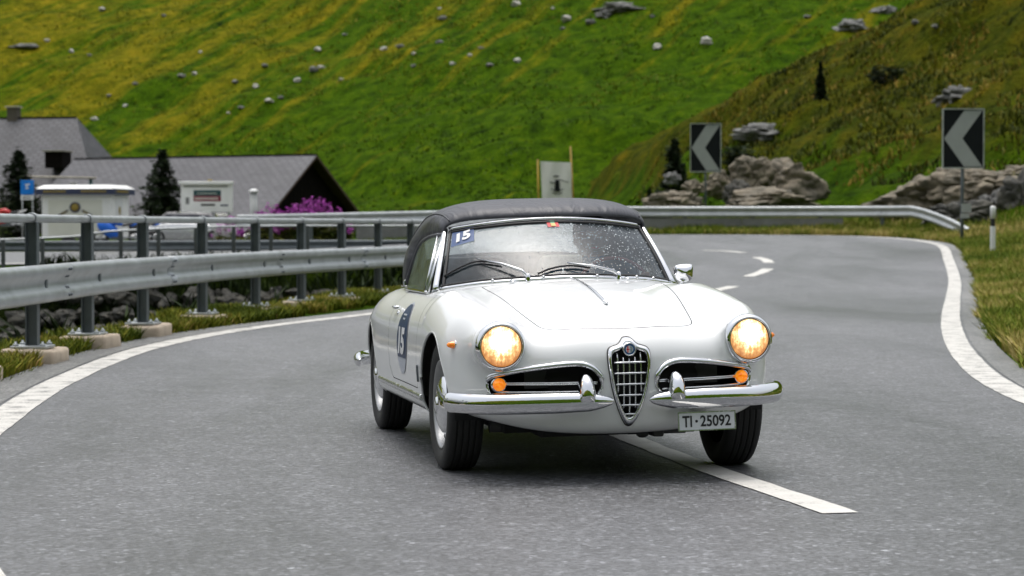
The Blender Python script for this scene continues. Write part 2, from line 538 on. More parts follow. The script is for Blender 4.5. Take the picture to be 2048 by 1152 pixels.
def vnoise(X, Y, scale, seed=0):
    """cheap vectorised value noise in [-1,1]"""
    x = X / scale + seed * 17.3; y = Y / scale + seed * 9.1
    xi = np.floor(x).astype(np.int64); yi = np.floor(y).astype(np.int64)
    fx = x - xi; fy = y - yi
    fx = fx * fx * fx * (fx * (fx * 6 - 15) + 10); fy = fy * fy * fy * (fy * (fy * 6 - 15) + 10)
    def h(i, j):
        n = (i * 374761393 + j * 668265263 + seed * 1274126177) & 0x7fffffff
        n = ((n ^ (n >> 13)) * 1103515245 + 12345) & 0x7fffffff
        n = (n ^ (n >> 16)) & 0xffff
        return n / 32767.5 - 1.0
    a = h(xi, yi); b = h(xi + 1, yi); c = h(xi, yi + 1); d = h(xi + 1, yi + 1)
    return (a * (1 - fx) + b * fx) * (1 - fy) + (c * (1 - fx) + d * fx) * fy

def sstep(x, a, b):
    t = np.clip((np.asarray(x, float) - a) / (b - a), 0, 1)
    return t * t * (3 - 2 * t)

def softplus(x, w):
    x = np.asarray(x, float)
    return w * np.logaddexp(0, x / w)
# ------------------------------------------------------------------ the lie of the land
LEFT_LINE = [(14, -9.5), (6, -4.5), (1.8, 0.0), (-0.55, 4.5), (-1.83, 7.83), (-2.60, 11.0), (-2.96, 13.65), (-3.26, 17.3), (-3.33, 21.7), (-2.85, 25.7), (-1.8, 29.9), (-0.45, 35.5), (0.6, 42.0), (0.7, 47.0), (-0.4, 51.0), (-3.0, 52.2), (-8.5, 50.8), (-18, 46), (-42, 34)]
RIGHT_LINE = [(26, -1.5), (15, 0.5), (7.5, 4.5), (4.3, 8.5), (3.45, 12.0), (3.37, 15.7), (3.90, 20.3), (5.02, 27.0), (6.72, 36), (8.15, 43.5), (9.5, 51.4), (10.65, 58.5), (10.75, 62.0), (10.15, 64.8), (9.0, 66.4), (6.8, 67.4), (3.8, 67.6), (0.0, 66.6), (-4.0, 64.0), (-8, 60.6), (-14, 57.0), (-25, 51.5), (-47, 41)]
LP = spline_pts(LEFT_LINE, 0.4)
RP = spline_pts(RIGHT_LINE, 0.4)

def offset(P, d):
    t = np.gradient(P, axis=0)
    t /= np.linalg.norm(t, axis=1)[:, None] + 1e-9
    n = np.stack([-t[:, 1], t[:, 0]], 1)      # left of travel
    return P + n * d

def Groad(Y, X=6.0):
    g = 0.032 * (softplus(np.asarray(Y, float) - 40, 2.0) - softplus(np.asarray(Y, float) - 68, 2.0))
    return g - sstep(-np.asarray(X, float), -1.0, 8.0) * np.maximum(g - 0.46, 0)

L_OUT = offset(LP, 0.42)
R_OUT = offset(RP, -0.34)
road_poly = np.vstack([L_OUT, R_OUT[::-1]])[::2]
RAIL = spline_pts([(-1.9, 7.2), (-2.95, 10.1), (-3.55, 12.4), (-3.86, 14.7), (-3.97, 17.0), (-3.94, 19.4), (-3.9, 21.7), (-3.75, 24.0), (-3.5, 26.7), (-3.17, 29.2), (-2.8, 31.4), (-2.4, 33.3), (-2.0, 35.3), (-1.6, 37.3), (-1.15, 39.4), (-0.7, 41.5), (-0.5, 43.6), (-0.7, 45.8), (-1.5, 47.5)], 0.2)
# the stream bed left of the near railing, under the far road's bridge
rail_out = offset(RAIL, 0.55)
gully_poly = np.vstack([rail_out, [(-2.2, 49.2), (-8.5, 47.4), (-17, 42.5), (-38, 31), (-38, -6), (-6, -4)]])

def terrain(X, Y):
    X = np.asarray(X, float); Y = np.asarray(Y, float)
    sh = X.shape
    X = X.ravel(); Y = Y.ravel()
    P = np.stack([X, Y], 1)
    g = Groad(Y, X)
    # car park on the left falls gently away behind the far road
    g = g - 0.20 * sstep(Y, 62, 95) * sstep(-X, -1, 8)
    # far hillside
    Y0 = np.interp(X, [-300, -60, -25, -13, 0, 14, 30, 60, 300], [285, 275, 264, 254, 245, 238, 231, 226, 220])
    hill = 0.46 * softplus(Y - Y0, 9.0)
    hill = np.minimum(hill, 150 + 0.1 * hill)
    am = np.clip(hill / 6.0, 0, 1)
    hill = hill + am * (1.1 * vnoise(X + 0.5 * Y, Y, 17, 3) + 0.45 * vnoise(X + 0.4 * Y, Y, 5.5, 4) + 0.22 * vnoise(X, Y, 2.1, 5))
    # knoll on the right beyond the hairpin
    sl = np.interp(X, [4.5, 7.0, 8.5, 12.0, 15.6, 19.7, 26, 45, 90], [0.0, 0.03, 0.075, 0.110, 0.140, 0.168, 0.205, 0.27, 0.35])
    dk = np.clip(Y - np.interp(X, [0, 11, 14, 30], [71.5, 71.5, 64, 50]), 0, 62)
    kn = sl * dk
    km = np.clip(kn / 1.2, 0, 1)
    kn = kn + km * (0.85 * vnoise(X + 0.6 * Y, Y, 7.0, 7) + 0.50 * vnoise(X + 0.5 * Y, Y, 2.8, 8) + 0.22 * vnoise(X, Y, 1.1, 9))
    kn = np.maximum(kn, 0)
    z = np.where(kn > hill, kn, hill) + g
    heath = np.clip((kn - 0.8) / 6.0, 0, 1) ** 0.75 * (kn > hill - 0.3)
    z = z + 0.48 * softplus(-Y - 22, 5.0) * (Y < 5)  # unseen slope behind the camera, added to darken the chrome reflections
    # verge on the right, rising from the road
    sd = np.full(len(X), 99.0)
    near = (np.abs(X) < 60) & (Y > -15) & (Y < 80)
    sd[near] = sdpoly(P[near], road_poly)
    right = (X > 2.5) & (Y > 3) & (Y < 71)
    rise = np.where(right, 0.30 * sstep(sd, 0.15, 2.2) + 0.16 * np.clip(sd - 2.0, 0, 14) * sstep(Y, 12, 20), 0)
    z = z + rise + np.where(sd < 12, 0.05 * vnoise(X, Y, 0.9, 12) * sstep(sd, 0.1, 0.9), 0)
    # gully
    gd = np.full(len(X), 99.0)
    gd[near] = sdpoly(P[near], gully_poly)
    z = z - 1.75 * sstep(-gd, 0.0, 1.5) * (Y < 52)
    terrain.wet = sstep(-gd, -0.1, 0.4)
    z = z - np.where(sd < 0.05, 0.10, 0.0) - np.where((sd >= 0.05) & (sd < 0.5), 0.02, 0)
    return z.reshape(sh), heath.reshape(sh), sd.reshape(sh)

def gz(x, y):
    return float(terrain(np.array([x]), np.array([y]))[0][0])

def axis(segs):
    out = []
    for a, b, st in segs:
        out.append(np.arange(a, b, st))
    return np.unique(np.round(np.concatenate(out), 3))
gx = axis([(-900, -140, 60), (-140, -62, 6), (-62, -14, 0.7), (-14, 16, 0.33), (16, 52, 0.6), (52, 140, 6), (140, 901, 60)])
gy = axis([(-700, -100, 60), (-100, -8, 4), (-8, 70, 0.36), (70, 128, 0.5), (128, 345, 0.8), (345, 460, 6), (460, 1500, 80)])
GX, GY = np.meshgrid(gx, gy)
GZ, GH, GSD = terrain(GX, GY)
GW = terrain.wet
nyy, nxx = GX.shape
ii = np.arange(nyy * nxx).reshape(nyy, nxx)
F4 = np.stack([ii[:-1, :-1], ii[:-1, 1:], ii[1:, 1:], ii[1:, :-1]], -1).reshape(-1, 4)
hillside = np_mesh('terrain', np.stack([GX, GY, GZ], -1).reshape(-1, 3), F4, 'meadow', None, True, {'heath': GH.ravel(), 'wet': GW.ravel()})
tag(hillside, 'green and yellow alpine meadow slopes behind the road', None, None, 'structure')

# ------------------------------------------------------------------ road
def ribbon(name, A, B, mat, parent, lift, cross=1):
    """strip between two polylines of equal length, lying on the road surface"""
    n = len(A)
    rows = []
    for k in range(cross + 1):
        t = k / cross
        Q = A * (1 - t) + B * t
        rows.append(np.c_[Q, Groad(Q[:, 1], Q[:, 0]) + lift])
    P = np.stack(rows, 1)
    idx = np.arange(n * (cross + 1)).reshape(n, cross + 1)
    F = np.stack([idx[:-1, :-1], idx[1:, :-1], idx[1:, 1:], idx[:-1, 1:]], -1).reshape(-1, 4)
    V = P.reshape(-1, 3)
    a, b, c = V[F[0, 0]], V[F[0, 1]], V[F[0, 2]]
    if np.cross(b - a, c - a)[2] < 0:
        F = F[:, ::-1]
    return np_mesh(name, V, F, mat, parent, True)

def resamp(P, n):
    d = np.r_[0, np.cumsum(np.linalg.norm(np.diff(P, axis=0), axis=1))]
    s = np.linspace(0, d[-1], n)
    return np.stack([np.interp(s, d, P[:, k]) for k in range(2)], 1)

# asphalt as a fine grid clipped to the road outline (the carriageway folds back on itself at the hairpin)
def road_sheet():
    bm = bmesh.new()
    vs = [bm.verts.new((p[0], p[1], 0)) for p in road_poly]
    f = bm.faces.new(vs)
    bmesh.ops.triangulate(bm, faces=[f])
    for y in np.arange(36, 72, 1.0):
        bmesh.ops.bisect_plane(bm, geom=bm.verts[:] + bm.edges[:] + bm.faces[:], plane_co=(0, y, 0), plane_no=(0, 1, 0))
    for x in np.arange(-16, 3, 1.5):
        bmesh.ops.bisect_plane(bm, geom=bm.verts[:] + bm.edges[:] + bm.faces[:], plane_co=(x, 0, 0), plane_no=(1, 0, 0))
    for v in bm.verts:
        v.co.z = float(Groad(v.co.y, v.co.x))
    bmesh.ops.recalc_face_normals(bm, faces=bm.faces)
    me = bpy.data.meshes.new('road')
    bm.to_mesh(me); bm.free()
    if me.polygons[0].normal.z < 0:
        me.flip_normals()
    return link('road', me, 'asphalt')
road = road_sheet()
tag(road, 'wet grey asphalt mountain road bending through a hairpin', None, None, 'structure')

def edge_line(P, w, jit, seed):
    n = len(P)
    t = np.arange(n) * 0.1
    w1 = w / 2 + jit * (vnoise(t, t * 0, 0.35, seed) * 0.6 + vnoise(t, t * 0, 0.12, seed + 1) * 0.4)
    w2 = w / 2 + jit * (vnoise(t, t * 0, 0.33, seed + 2) * 0.6 + vnoise(t, t * 0, 0.11, seed + 3) * 0.4)
    tt = np.gradient(P, axis=0); tt /= np.linalg.norm(tt, axis=1)[:, None] + 1e-9
    nn = np.stack([-tt[:, 1], tt[:, 0]], 1)
    return P + nn * w1[:, None], P - nn * w2[:, None]
LPf = spline_pts(LEFT_LINE, 0.1)
RPf = spline_pts(RIGHT_LINE, 0.1)
for P, sd_ in ((LPf, 21), (RPf, 31)):
    A, B = edge_line(P, 0.225, 0.006, sd_)
    ribbon('edge_line', A, B, 'line', road, 0.004)
DASHES = [[(0.50, 13.2), (0.70, 12.0), (0.97, 10.6), (1.285, 9.2)], [(2.45, 36.0), (3.1, 38.4), (3.85, 41.0)], [(4.46, 44.6), (4.85, 46.1), (5.16, 47.6)],
          [(5.45, 50.1), (5.52, 51.4), (5.45, 52.7)], [(5.40, 55.0), (5.05, 55.9), (4.55, 56.3)], [(0.9, 59.2), (-0.6, 59.0), (-2.0, 58.4)], [(-6.5, 56.4), (-8.2, 55.6), (-9.8, 54.8)], [(-13.4, 52.6), (-15, 51.6), (-16.6, 50.6)]]
for i, D in enumerate(DASHES):
    A, B = edge_line(spline_pts(D, 0.08), 0.148 if i == 0 else 0.23, 0.008, 41 + i * 5)
    ribbon('lane_dash', A, B, 'dash', road, 0.004)
# pale worn shoulder strips outside the edge lines
for P, d0, d1 in ((LPf, 0.14, 0.46), (RPf, -0.14, -0.36)):
    ribbon('shoulder', offset(P, d0), offset(P, d1), 'asphalt_edge', road, 0.0035, 1)
# ------------------------------------------------------------------ near guardrail
def frame_at(P, i):
    t = P[min(i + 1, len(P) - 1)] - P[max(i - 1, 0)]
    t = t / np.linalg.norm(t)
    return t, np.array([t[1], -t[0]])       # tangent, right-hand normal (towards the road)

WPROF = [(0.0, 0.150), (0.03, 0.157), (0.062, 0.148), (0.082, 0.122), (0.084, 0.085), (0.066, 0.055), (0.036, 0.030), (0.030, 0.0), (0.036, -0.030), (0.066, -0.055), (0.084, -0.085), (0.082, -0.122), (0.062, -0.148), (0.03, -0.157), (0.0, -0.150)]
def wbeam(name, P, z, side, off, mat, parent, s=1.0, lift=0.0, zfun=None):
    """corrugated crash-barrier beam swept along P; closed at the back"""
    rows = []
    prof = [(d + lift, h) for d, h in WPROF] + [(d - 0.006, h * 0.985) for d, h in WPROF[::-1]]
    for i in range(len(P)):
        t, n = frame_at(P, i)
        n = n * side
        zz = z if zfun is None else zfun(i)
        rows.append([(P[i][0] + n[0] * (off + d * s), P[i][1] + n[1] * (off + d * s), zz + h * s) for d, h in prof])
    A = np.array(rows)
    m, k = A.shape[:2]
    mb = MB()
    fs = [(i * k + j, i * k + (j + 1) % k, (i + 1) * k + (j + 1) % k, (i + 1) * k + j) for i in range(m - 1) for j in range(k)]
    fs += [tuple(range(k))[::-1], tuple(range((m - 1) * k, m * k))]
    mb.add(A.reshape(-1, 3).tolist(), fs, True)
    mb.sm[-1] = mb.sm[-2] = False
    return mb.build(name, mat, parent)

g_rail = thing('guardrail', 'near grey steel guardrail with top tube and corrugated beam left of the road', 'guardrail', (0, 0, 0))
d_r = np.r_[0, np.cumsum(np.linalg.norm(np.diff(RAIL, axis=0), axis=1))]
def rail_at(s):
    return np.array([np.interp(s, d_r, RAIL[:, 0]), np.interp(s, d_r, RAIL[:, 1])])
s0 = d_r[int(np.argmin(np.abs(RAIL[:, 1] - 19.4)))]
post_Y = [10.1, 12.4, 14.7, 17.0, 19.4, 21.7, 24.0, 26.7, 29.2, 31.4, 33.3, 35.3, 37.3, 39.4, 41.5]
post_s = [float(np.interp(y, RAIL[:170, 1], d_r[:170])) for y in post_Y]
# beam sections with lapped joints
joints = [post_s[0] - 0.35, post_s[2] + 0.5, post_s[4] + 0.75, post_s[6] + 0.75, post_s[8] + 0.75, post_s[10] + 0.75, post_s[12] + 0.75, d_r[-1] - 0.2]
for a, b in zip(joints[:-1], joints[1:]):
    seg = np.array([rail_at(s) for s in np.linspace(a - 0.12, b + 0.12, max(4, int((b - a) / 0.3)))])
    k = joints.index(a)
    bo = wbeam('beam', seg, 0.645, 1, 0.075, 'galv', g_rail, 1.0, 0.003 * (k % 2))
    # lap bolts
    mbb = MB()
    for s in (a + 0.03, a - 0.05):
        q = rail_at(s); t, n = frame_at(np.array([rail_at(s - 0.1), q, rail_at(s + 0.1)]), 1)
        for dz in (0.05, -0.05, 0.11, -0.11):
            c = q + n * (0.075 + 0.09 if abs(dz) > 0.08 else 0.075 + 0.062)
            mbb.ellipsoid((c[0], c[1], 0.645 + dz), (0.014, 0.014, 0.014), 8, 5)
    tag(mbb.build('bolts', 'galv_dark', bo), kind='stuff')
tp = [(*rail_at(s), 1.18) for s in np.linspace(post_s[0] - 0.3, d_r[-1] - 0.2, 110)]
MB().tube(tp, 0.036, 14).build('top_tube', 'galv', g_rail)

def make_post(parent, s, first=None):
    q = rail_at(s)
    t, n = frame_at(np.array([rail_at(s - 0.1), q, rail_at(s + 0.1)]), 1)
    ang = math.atan2(t[1], t[0])
    return q, ang
def post_mesh():
    mb = MB()
    mb.box((0, 0.045, 0.64), (0.10, 0.010, 1.02))
    mb.box((0, -0.045, 0.64), (0.10, 0.010, 1.02))
    mb.box((0, 0, 0.64), (0.008, 0.08, 1.02))
    return mb
post0 = None
for i, s in enumerate(post_s):
    q, ang = make_post(g_rail, s)
    if post0 is None:
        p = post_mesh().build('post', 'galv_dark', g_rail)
        cap = MB()
        arc = [(0, 0.042 * math.cos(a) , 1.18 + 0.042 * math.sin(a)) for a in np.linspace(-0.6, math.pi + 0.6, 14)]
        crow = [[(x, p[1], p[2]) for p in arc] for x in (-0.035, 0.035)]
        cap.grid(np.array(crow)); crow2 = [[(x, p[1] * 1.16, 1.18 + (p[2] - 1.18) * 1.16) for p in arc] for x in (0.035, -0.035)]
        cap.grid(np.array(crow2)); cap.grid(np.array([crow[0], crow2[1]])); cap.grid(np.array([crow2[0], crow[1]]))
        cap.build('cap', 'galv', p)
        bp = MB(); bp.box((0, 0, 0.128), (0.34, 0.30, 0.022), None, 0.005)
        bp.build('base_plate', 'galv', p)
        for dx in (-0.13, 0.13):
            for dy in (-0.11, 0.11):
                bo = MB(); bo.lathe([(0.0, 0.175), (0.010, 0.175), (0.010, 0.158), (0.022, 0.158), (0.024, 0.139), (0.0, 0.139)], 8, (dx, dy, 0))
                bo.build('anchor_bolt', 'galv', p)
        br = MB(); br.box((0, -0.085, 0.645), (0.07, 0.07, 0.22))
        br.build('bracket', 'galv_dark', p)
        post0 = p
    else:
        p = copy_tree(post0, g_rail)
    p.location = (q[0], q[1], 0); p.rotation_euler = (0, 0, ang)
    # concrete footing block, each a little different
    fb = MB()
    L = 0.62 + random.uniform(-0.05, 0.08)
    bm = bmesh.new(); bmesh.ops.create_cube(bm, size=1.0)
    bmesh.ops.subdivide_edges(bm, edges=bm.edges[:], cuts=3, use_grid_fill=True)
    bmesh.ops.bevel(bm, geom=[e for e in bm.edges if len(e.link_faces) == 2 and e.calc_face_angle(0) > 1], offset=0.06, segments=2, profile=0.5, affect='EDGES')
    for v in bm.verts:
        v.co = Vector((v.co.x * L, v.co.y * 0.44 - 0.02, v.co.z * 0.40 - 0.088))
        nv = noise.noise_vector(v.co * 7 + Vector((i * 3.1, 0, 0))) * 0.012
        v.co += nv
    me = bpy.data.meshes.new('footing'); bm.to_mesh(me); bm.free()
    for pl in me.polygons: pl.use_smooth = True
    f = link('footing', me, 'concrete_tan', g_rail)
    f.location = (q[0], q[1], 0.0); f.rotation_euler = (random.uniform(-.03, .03), random.uniform(-.03, .03), ang + random.uniform(-.06, .06))

# ------------------------------------------------------------------ far bank: bridge slab, stones, light railing, far road's rails
FB = spline_pts([(-18, 44.0), (-12, 46.9), (-8.3, 48.3), (-5.2, 49.2), (-3.2, 49.9), (-1.6, 50.3), (-0.4, 49.8)], 0.3)
def fb_at(x):
    return float(np.interp(x, FB[:, 0], FB[:, 1]))
mb = MB()
S = [(x, fb_at(x)) for x in np.linspace(-7.2, -1.9, 16)]
rows = []
for (x, y) in S:
    rows.append([(x, y - 0.55, -0.02), (x, y - 0.55, 0.30), (x, y - 0.50, 0.34), (x, y + 0.5, 0.34), (x, y + 0.5, -0.02)])
A = np.array(rows); m_, k_ = A.shape[:2]
mb.add(A.reshape(-1, 3).tolist(), [(i * k_ + j, i * k_ + (j + 1) % k_, (i + 1) * k_ + (j + 1) % k_, (i + 1) * k_ + j) for i in range(m_ - 1) for j in range(k_)] + [tuple(range(k_))[::-1], tuple(range((m_ - 1) * k_, m_ * k_))])
slab = mb.build('bridge_slab', 'concrete_grey')
tag(slab, 'low grey concrete bridge slab behind the near guardrail', 'bridge')

def rock_mesh(name, dims, seed, sub=3, cuts=9, rough=0.10):
    bm = bmesh.new()
    bmesh.ops.create_icosphere(bm, subdivisions=sub, radius=1.0)
    rs = random.Random(seed)
    planes = []
    for _ in range(cuts):
        n = Vector((rs.uniform(-1, 1), rs.uniform(-1, 1), rs.uniform(-0.5, 1))).normalized()
        planes.append((n, rs.uniform(0.55, 0.85)))
    off = Vector((seed * 1.7, seed * 0.3, seed * 2.1))
    for v in bm.verts:
        p = v.co.copy()
        for n, d in planes:
            e = p.dot(n) - d
            if e > 0:
                p -= n * e * 0.92
        vd = noise.voronoi(p * 1.7 + off)[0]
        ck = max(0.0, 1 - (vd[1] - vd[0]) / 0.16)
        st_ = noise.noise(Vector((p.x * 1.2, p.y * 1.2, p.z * 5.0)) + off)
        p += p.normalized() * (noise.noise(p * 2.2 + off) * rough * 1.3 + noise.noise(p * 6 + off) * rough * 0.6 + noise.noise(p * 14 + off) * rough * 0.25 + st_ * rough * 0.5 - ck * rough * 1.1)
        v.co = Vector((p.x * dims[0], p.y * dims[1], p.z * dims[2]))
    me = bpy.data.meshes.new(name)
    bm.to_mesh(me); bm.free()
    for pl in me.polygons: pl.use_smooth = sub >= 4
    return me

# stone bank below the far road
bank = thing('stone_bank', 'bank of dark rough stones under the far road behind the guardrail posts', 'stone bank', (-4.5, 47.5, -1.0))
sm = [rock_mesh('stone', (1, 0.8, 0.75), 100 + k, 3, 8, 0.18) for k in range(6)]
for k, me in enumerate(sm):
    me.materials.append(M['rock_dark'])
for x in np.arange(-11.5, -1.0, 0.42):
    for r_ in range(4):
        xx = x + random.uniform(-.15, .15) + (0.2 if r_ % 2 else 0)
        if -7.0 < xx < -2.0 and r_ == 3:
            continue
        st = link('stone', random.choice(sm), None, bank)
        s_ = random.uniform(0.26, 0.42)
        st.scale = (s_ * 1.25, s_ * 0.8, s_ * random.uniform(0.6, 0.9))
        st.rotation_euler = (random.uniform(-.3, .3), random.uniform(-.3, .3), random.uniform(0, 6.28))
        st.location = (xx + 4.5, fb_at(xx) - 2.35 + r_ * 0.42 + random.uniform(-.1, .1) - 47.5, -1.0 + r_ * 0.32 + random.uniform(-.06, .06) + 1.0)


# light pedestrian railing on the near side of the far road
lr = thing('pedestrian_railing', 'thin grey pedestrian railing on the far bank behind the guardrail', 'railing')
RB = [(-11.0, 45.5, 0.80), (-8.67, 46.4, 0.895), (-8.0, 46.8, 0.998), (-6.3, 47.4, 1.075), (-5.0, 48.2, 1.105), (-2.6, 49.4, 1.11), (-0.8, 49.6, 1.11)]
RBp = spline_pts(RB, 0.3)
MB().tube(RBp.tolist(), 0.022, 8).build('top_bar', 'galv_far', lr)
pmb = None
for x in np.arange(-10.6, -0.9, 0.71):
    y = float(np.interp(x, RBp[:, 0], RBp[:, 1])); z = float(np.interp(x, RBp[:, 0], RBp[:, 2]))
    if pmb is None:
        m0 = MB(); m0.box((0, 0, -0.5), (0.075, 0.05, 1.0)); pmb = m0.build('baluster', 'galv_mid', lr); o = pmb
    else:
        o = pmb.copy(); COL.objects.link(o)
    o.location = (x, y, z)

# far barrier A: along the outside of the hairpin
FR = spline_pts([(-7.2, 61.9), (-4.0, 65.2), (0.0, 67.8), (3.8, 68.9), (7.0, 68.9), (9.6, 67.9), (11.05, 66.4), (11.7, 64.4), (12.05, 62.4)], 0.3)
fA = thing('far_guardrail', 'silver guardrail round the outside of the hairpin ramping down to the verge', 'guardrail')
dF = np.r_[0, np.cumsum(np.linalg.norm(np.diff(FR, axis=0), axis=1))]
def zA(i):
    x, y = FR[i]
    s = dF[i]
    base = 1.245 + (1.52 - 1.245) * min(1, max(0, (x + 7.2) / 10.0))
    e = dF[-1] - s
    if e < 3.9:
        base -= 0.62 * (1 - e / 3.9) ** 1.15
    return base - 0.01
wbeam('beam', FR, 0, -1 * -1, -0.05, 'galv_far', fA, 1.0, 0.0, zA)
# wbeam faces the road: the road lies on the near side here
for s in np.arange(0.6, dF[-1] - 3.6, 2.0):
    x, y = np.interp(s, dF, FR[:, 0]), np.interp(s, dF, FR[:, 1])
    i = int(np.argmin(np.abs(dF - s)))
    z1 = zA(i) + 0.1
    z0_ = gz(x, y) - 0.3
    pm = MB(); pm.box((0, 0, (z1 + z0_) / 2), (0.10, 0.10, z1 - z0_))
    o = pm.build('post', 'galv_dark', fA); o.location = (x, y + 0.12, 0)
# concrete skirt panels below the barrier
iS = [i for i in range(len(FR)) if -4.5 < FR[i][0] < 9.9]
for a in range(iS[0], iS[-1] - 10, 10):
    pm = MB()
    rows = []
    for i in range(a, a + 11):
        x, y = FR[i]; z1 = zA(i) - 0.185; z0_ = Groad(y, x) - 0.1
        rows.append([(x, y + 0.03, z0_), (x, y + 0.03, z1), (x, y + 0.12, z1), (x, y + 0.12, z0_)])
    A = np.array(rows); m_, k_ = A.shape[:2]
    A[0, :, 0] += 0.008; A[-1, :, 0] -= 0.008
    pm.add(A.reshape(-1, 3).tolist(), [(i * k_ + j, i * k_ + (j + 1) % k_, (i + 1) * k_ + (j + 1) % k_, (i + 1) * k_ + j) for i in range(m_ - 1) for j in range(k_)] + [tuple(range(k_))[::-1], tuple(range((m_ - 1) * k_, m_ * k_))])
    pm.build('skirt_panel', 'concrete_grey', fA)

# far barrier B: low one on the left, before the car park
FRB = spline_pts([(-26, 52.6), (-14, 58.3), (-10, 59.6), (-6.5, 61.2), (-3.5, 62.6), (-1.5, 63.6)], 0.4)
fB = thing('low_guardrail', 'low dull guardrail between the far road and the car park', 'guardrail')
wbeam('beam', FRB, 0.60, 1, 0.05, 'galv_dark', fB, 0.85)
d_ = np.r_[0, np.cumsum(np.linalg.norm(np.diff(FRB, axis=0), axis=1))]
for s in np.arange(1, d_[-1], 2.0):
    x, y = np.interp(s, d_, FRB[:, 0]), np.interp(s, d_, FRB[:, 1])
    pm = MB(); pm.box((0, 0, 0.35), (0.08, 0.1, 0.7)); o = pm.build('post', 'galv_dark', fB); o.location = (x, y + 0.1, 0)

# ------------------------------------------------------------------ signs, posts, banner
def chevron(name, label, loc, w, h, zc, rz, extra=False):
    t = thing(name, label, 'road sign', loc, rz)
    b = MB(); b.box((0, 0.02, zc), (w, 0.04, h), None, 0.012); b.build('board', 'sign_black', t)
    f = MB()
    e = 0.018 * 1.6
    for c, d in (((0, -0.004, zc + h / 2), (w + 0.03, 0.06, e)), ((0, -0.004, zc - h / 2), (w + 0.03, 0.06, e)), ((-w / 2, -0.004, zc), (e, 0.06, h)), ((w / 2, -0.004, zc), (e, 0.06, h))):
        f.box(c, d)
    f.build('frame', 'galv_far', t)
    k = MB()
    x0, x1, x2, x3 = -w * 0.47, -w * 0.02, w * 0.04, w * 0.47
    poly = [(x0, zc), (x2 - 0.02, zc + h * 0.475), (x3, zc + h * 0.475), (x1 + 0.0, zc), (x3, zc - h * 0.475), (x2 - 0.02, zc - h * 0.475)]
    k.prism(poly, -0.008, -0.002, 'xz')
    k.build('chevron_arrow', 'sign_white', t)
    p = MB(); gzz = gz(loc[0], loc[1]) - loc[2] - 0.4
    p.tube([(0, 0.07, gzz), (0, 0.07, zc + h / 2 - 0.05)], 0.045, 10); p.build('post', 'galv_dark', t)
    if extra:
        q = MB(); q.box((0.10, 0.03, zc - h / 2 - 1.02), (0.26, 0.02, 0.22)); q.box((0.06, 0.03, zc - h / 2 - 1.22), (0.22, 0.02, 0.12)); q.build('small_plate', 'sign_white', t)
    return t
chevron('chevron_sign', 'larger black and white chevron sign on a post beside the white roadside marker', (11.50, 60.3, 0), 1.05, 1.50, 3.33, R(3), True)
chevron('chevron_sign', 'smaller black and white chevron sign beside the dark spruce beyond the hairpin', (6.55, 80, 0), 1.02, 1.62, 3.74, R(-4))

dl = thing('delineator_post', 'white roadside marker post with black band on the grass verge', 'marker post', (10.58, 52, 0.57))
zb = gz(10.58, 52) - 0.57 - 0.05
def dpost(z0, z1, nm, mt, r=0.060):
    mb = MB()
    pr = [(0.0, z0), (r, z0), (r, z1 - 0.04), (r * 0.8, z1 - 0.01), (0.0, z1)] if nm == 'cap' else [(r, z0), (r, z1)]
    mb.lathe(pr, 16)
    return mb.build(nm, mt, dl)
dpost(zb, 0.53, 'shaft', 'white_plastic', 0.058)
dpost(0.53, 0.70, 'band', 'black', 0.050)
dpost(0.70, 0.98, 'cap', 'white_plastic', 0.062)

bn = thing('banner', 'white cloth banner with dark emblem between two yellow poles above the car roof', 'banner', (1.66, 90, 0))
gb = gz(1.66, 90)
rows = []
for j in range(9):
    rows.append([(-0.58 + 1.16 * i / 12 + 0.10 * (j / 8), 0.03 * math.sin(i * 0.9 + j * 0.7) , 3.55 - 0.05 * i / 12 - 2.05 * j / 8) for i in range(13)])
MB().grid(np.array(rows)).build('cloth', 'banner', bn)
em = MB()
em.prism([(-0.10 + 0.06, 2.40), (0.10 + 0.06, 2.40), (0.08 + 0.06, 2.85), (-0.08 + 0.06, 2.85)], -0.06, -0.05, 'xz')
em.prism([(0.06 + 0.26 * math.cos(a) , 2.47 - 0.10 * math.sin(a) + 0.06) for a in np.linspace(0, math.pi, 10)] + [(0.06 - 0.20 + 0.4 * t, 2.49 - 0.03 * math.sin(math.pi * t)) for t in np.linspace(0, 1, 8)], -0.062, -0.052, 'xz')
em.prism([(0.06 + 0.20 * math.cos(a) , 2.33 - 0.08 * math.sin(a) + 0.05) for a in np.linspace(0, math.pi, 10)] + [(0.06 - 0.15 + 0.3 * t, 2.36 - 0.03 * math.sin(math.pi * t)) for t in np.linspace(0, 1, 8)], -0.062, -0.052, 'xz')
em.prism([(0.02 + 0.12 * math.cos(a), 2.98 + 0.028 * math.sin(a)) for a in np.linspace(0, 2 * math.pi, 16, endpoint=False)], -0.062, -0.052, 'xz')
em.prism([(-0.22, 2.75), (-0.03, 2.70), (-0.03, 2.73), (-0.22, 2.79)], -0.062, -0.052, 'xz')
em.prism([(0.14, 2.84), (0.5, 2.74), (0.5, 2.755), (0.14, 2.87)], -0.062, -0.052, 'xz')
em.build('emblem', 'sign_black', bn)
for x0, x1, zt in ((-0.68, -0.62, 3.62), (0.56, 0.76, 4.12)):
    MB().tube([(x1 if x0 < 0 else x1, 0.02, gb - 0.3), (x0, 0.02, zt)], 0.035, 8).build('pole', 'yellow_pole', bn)

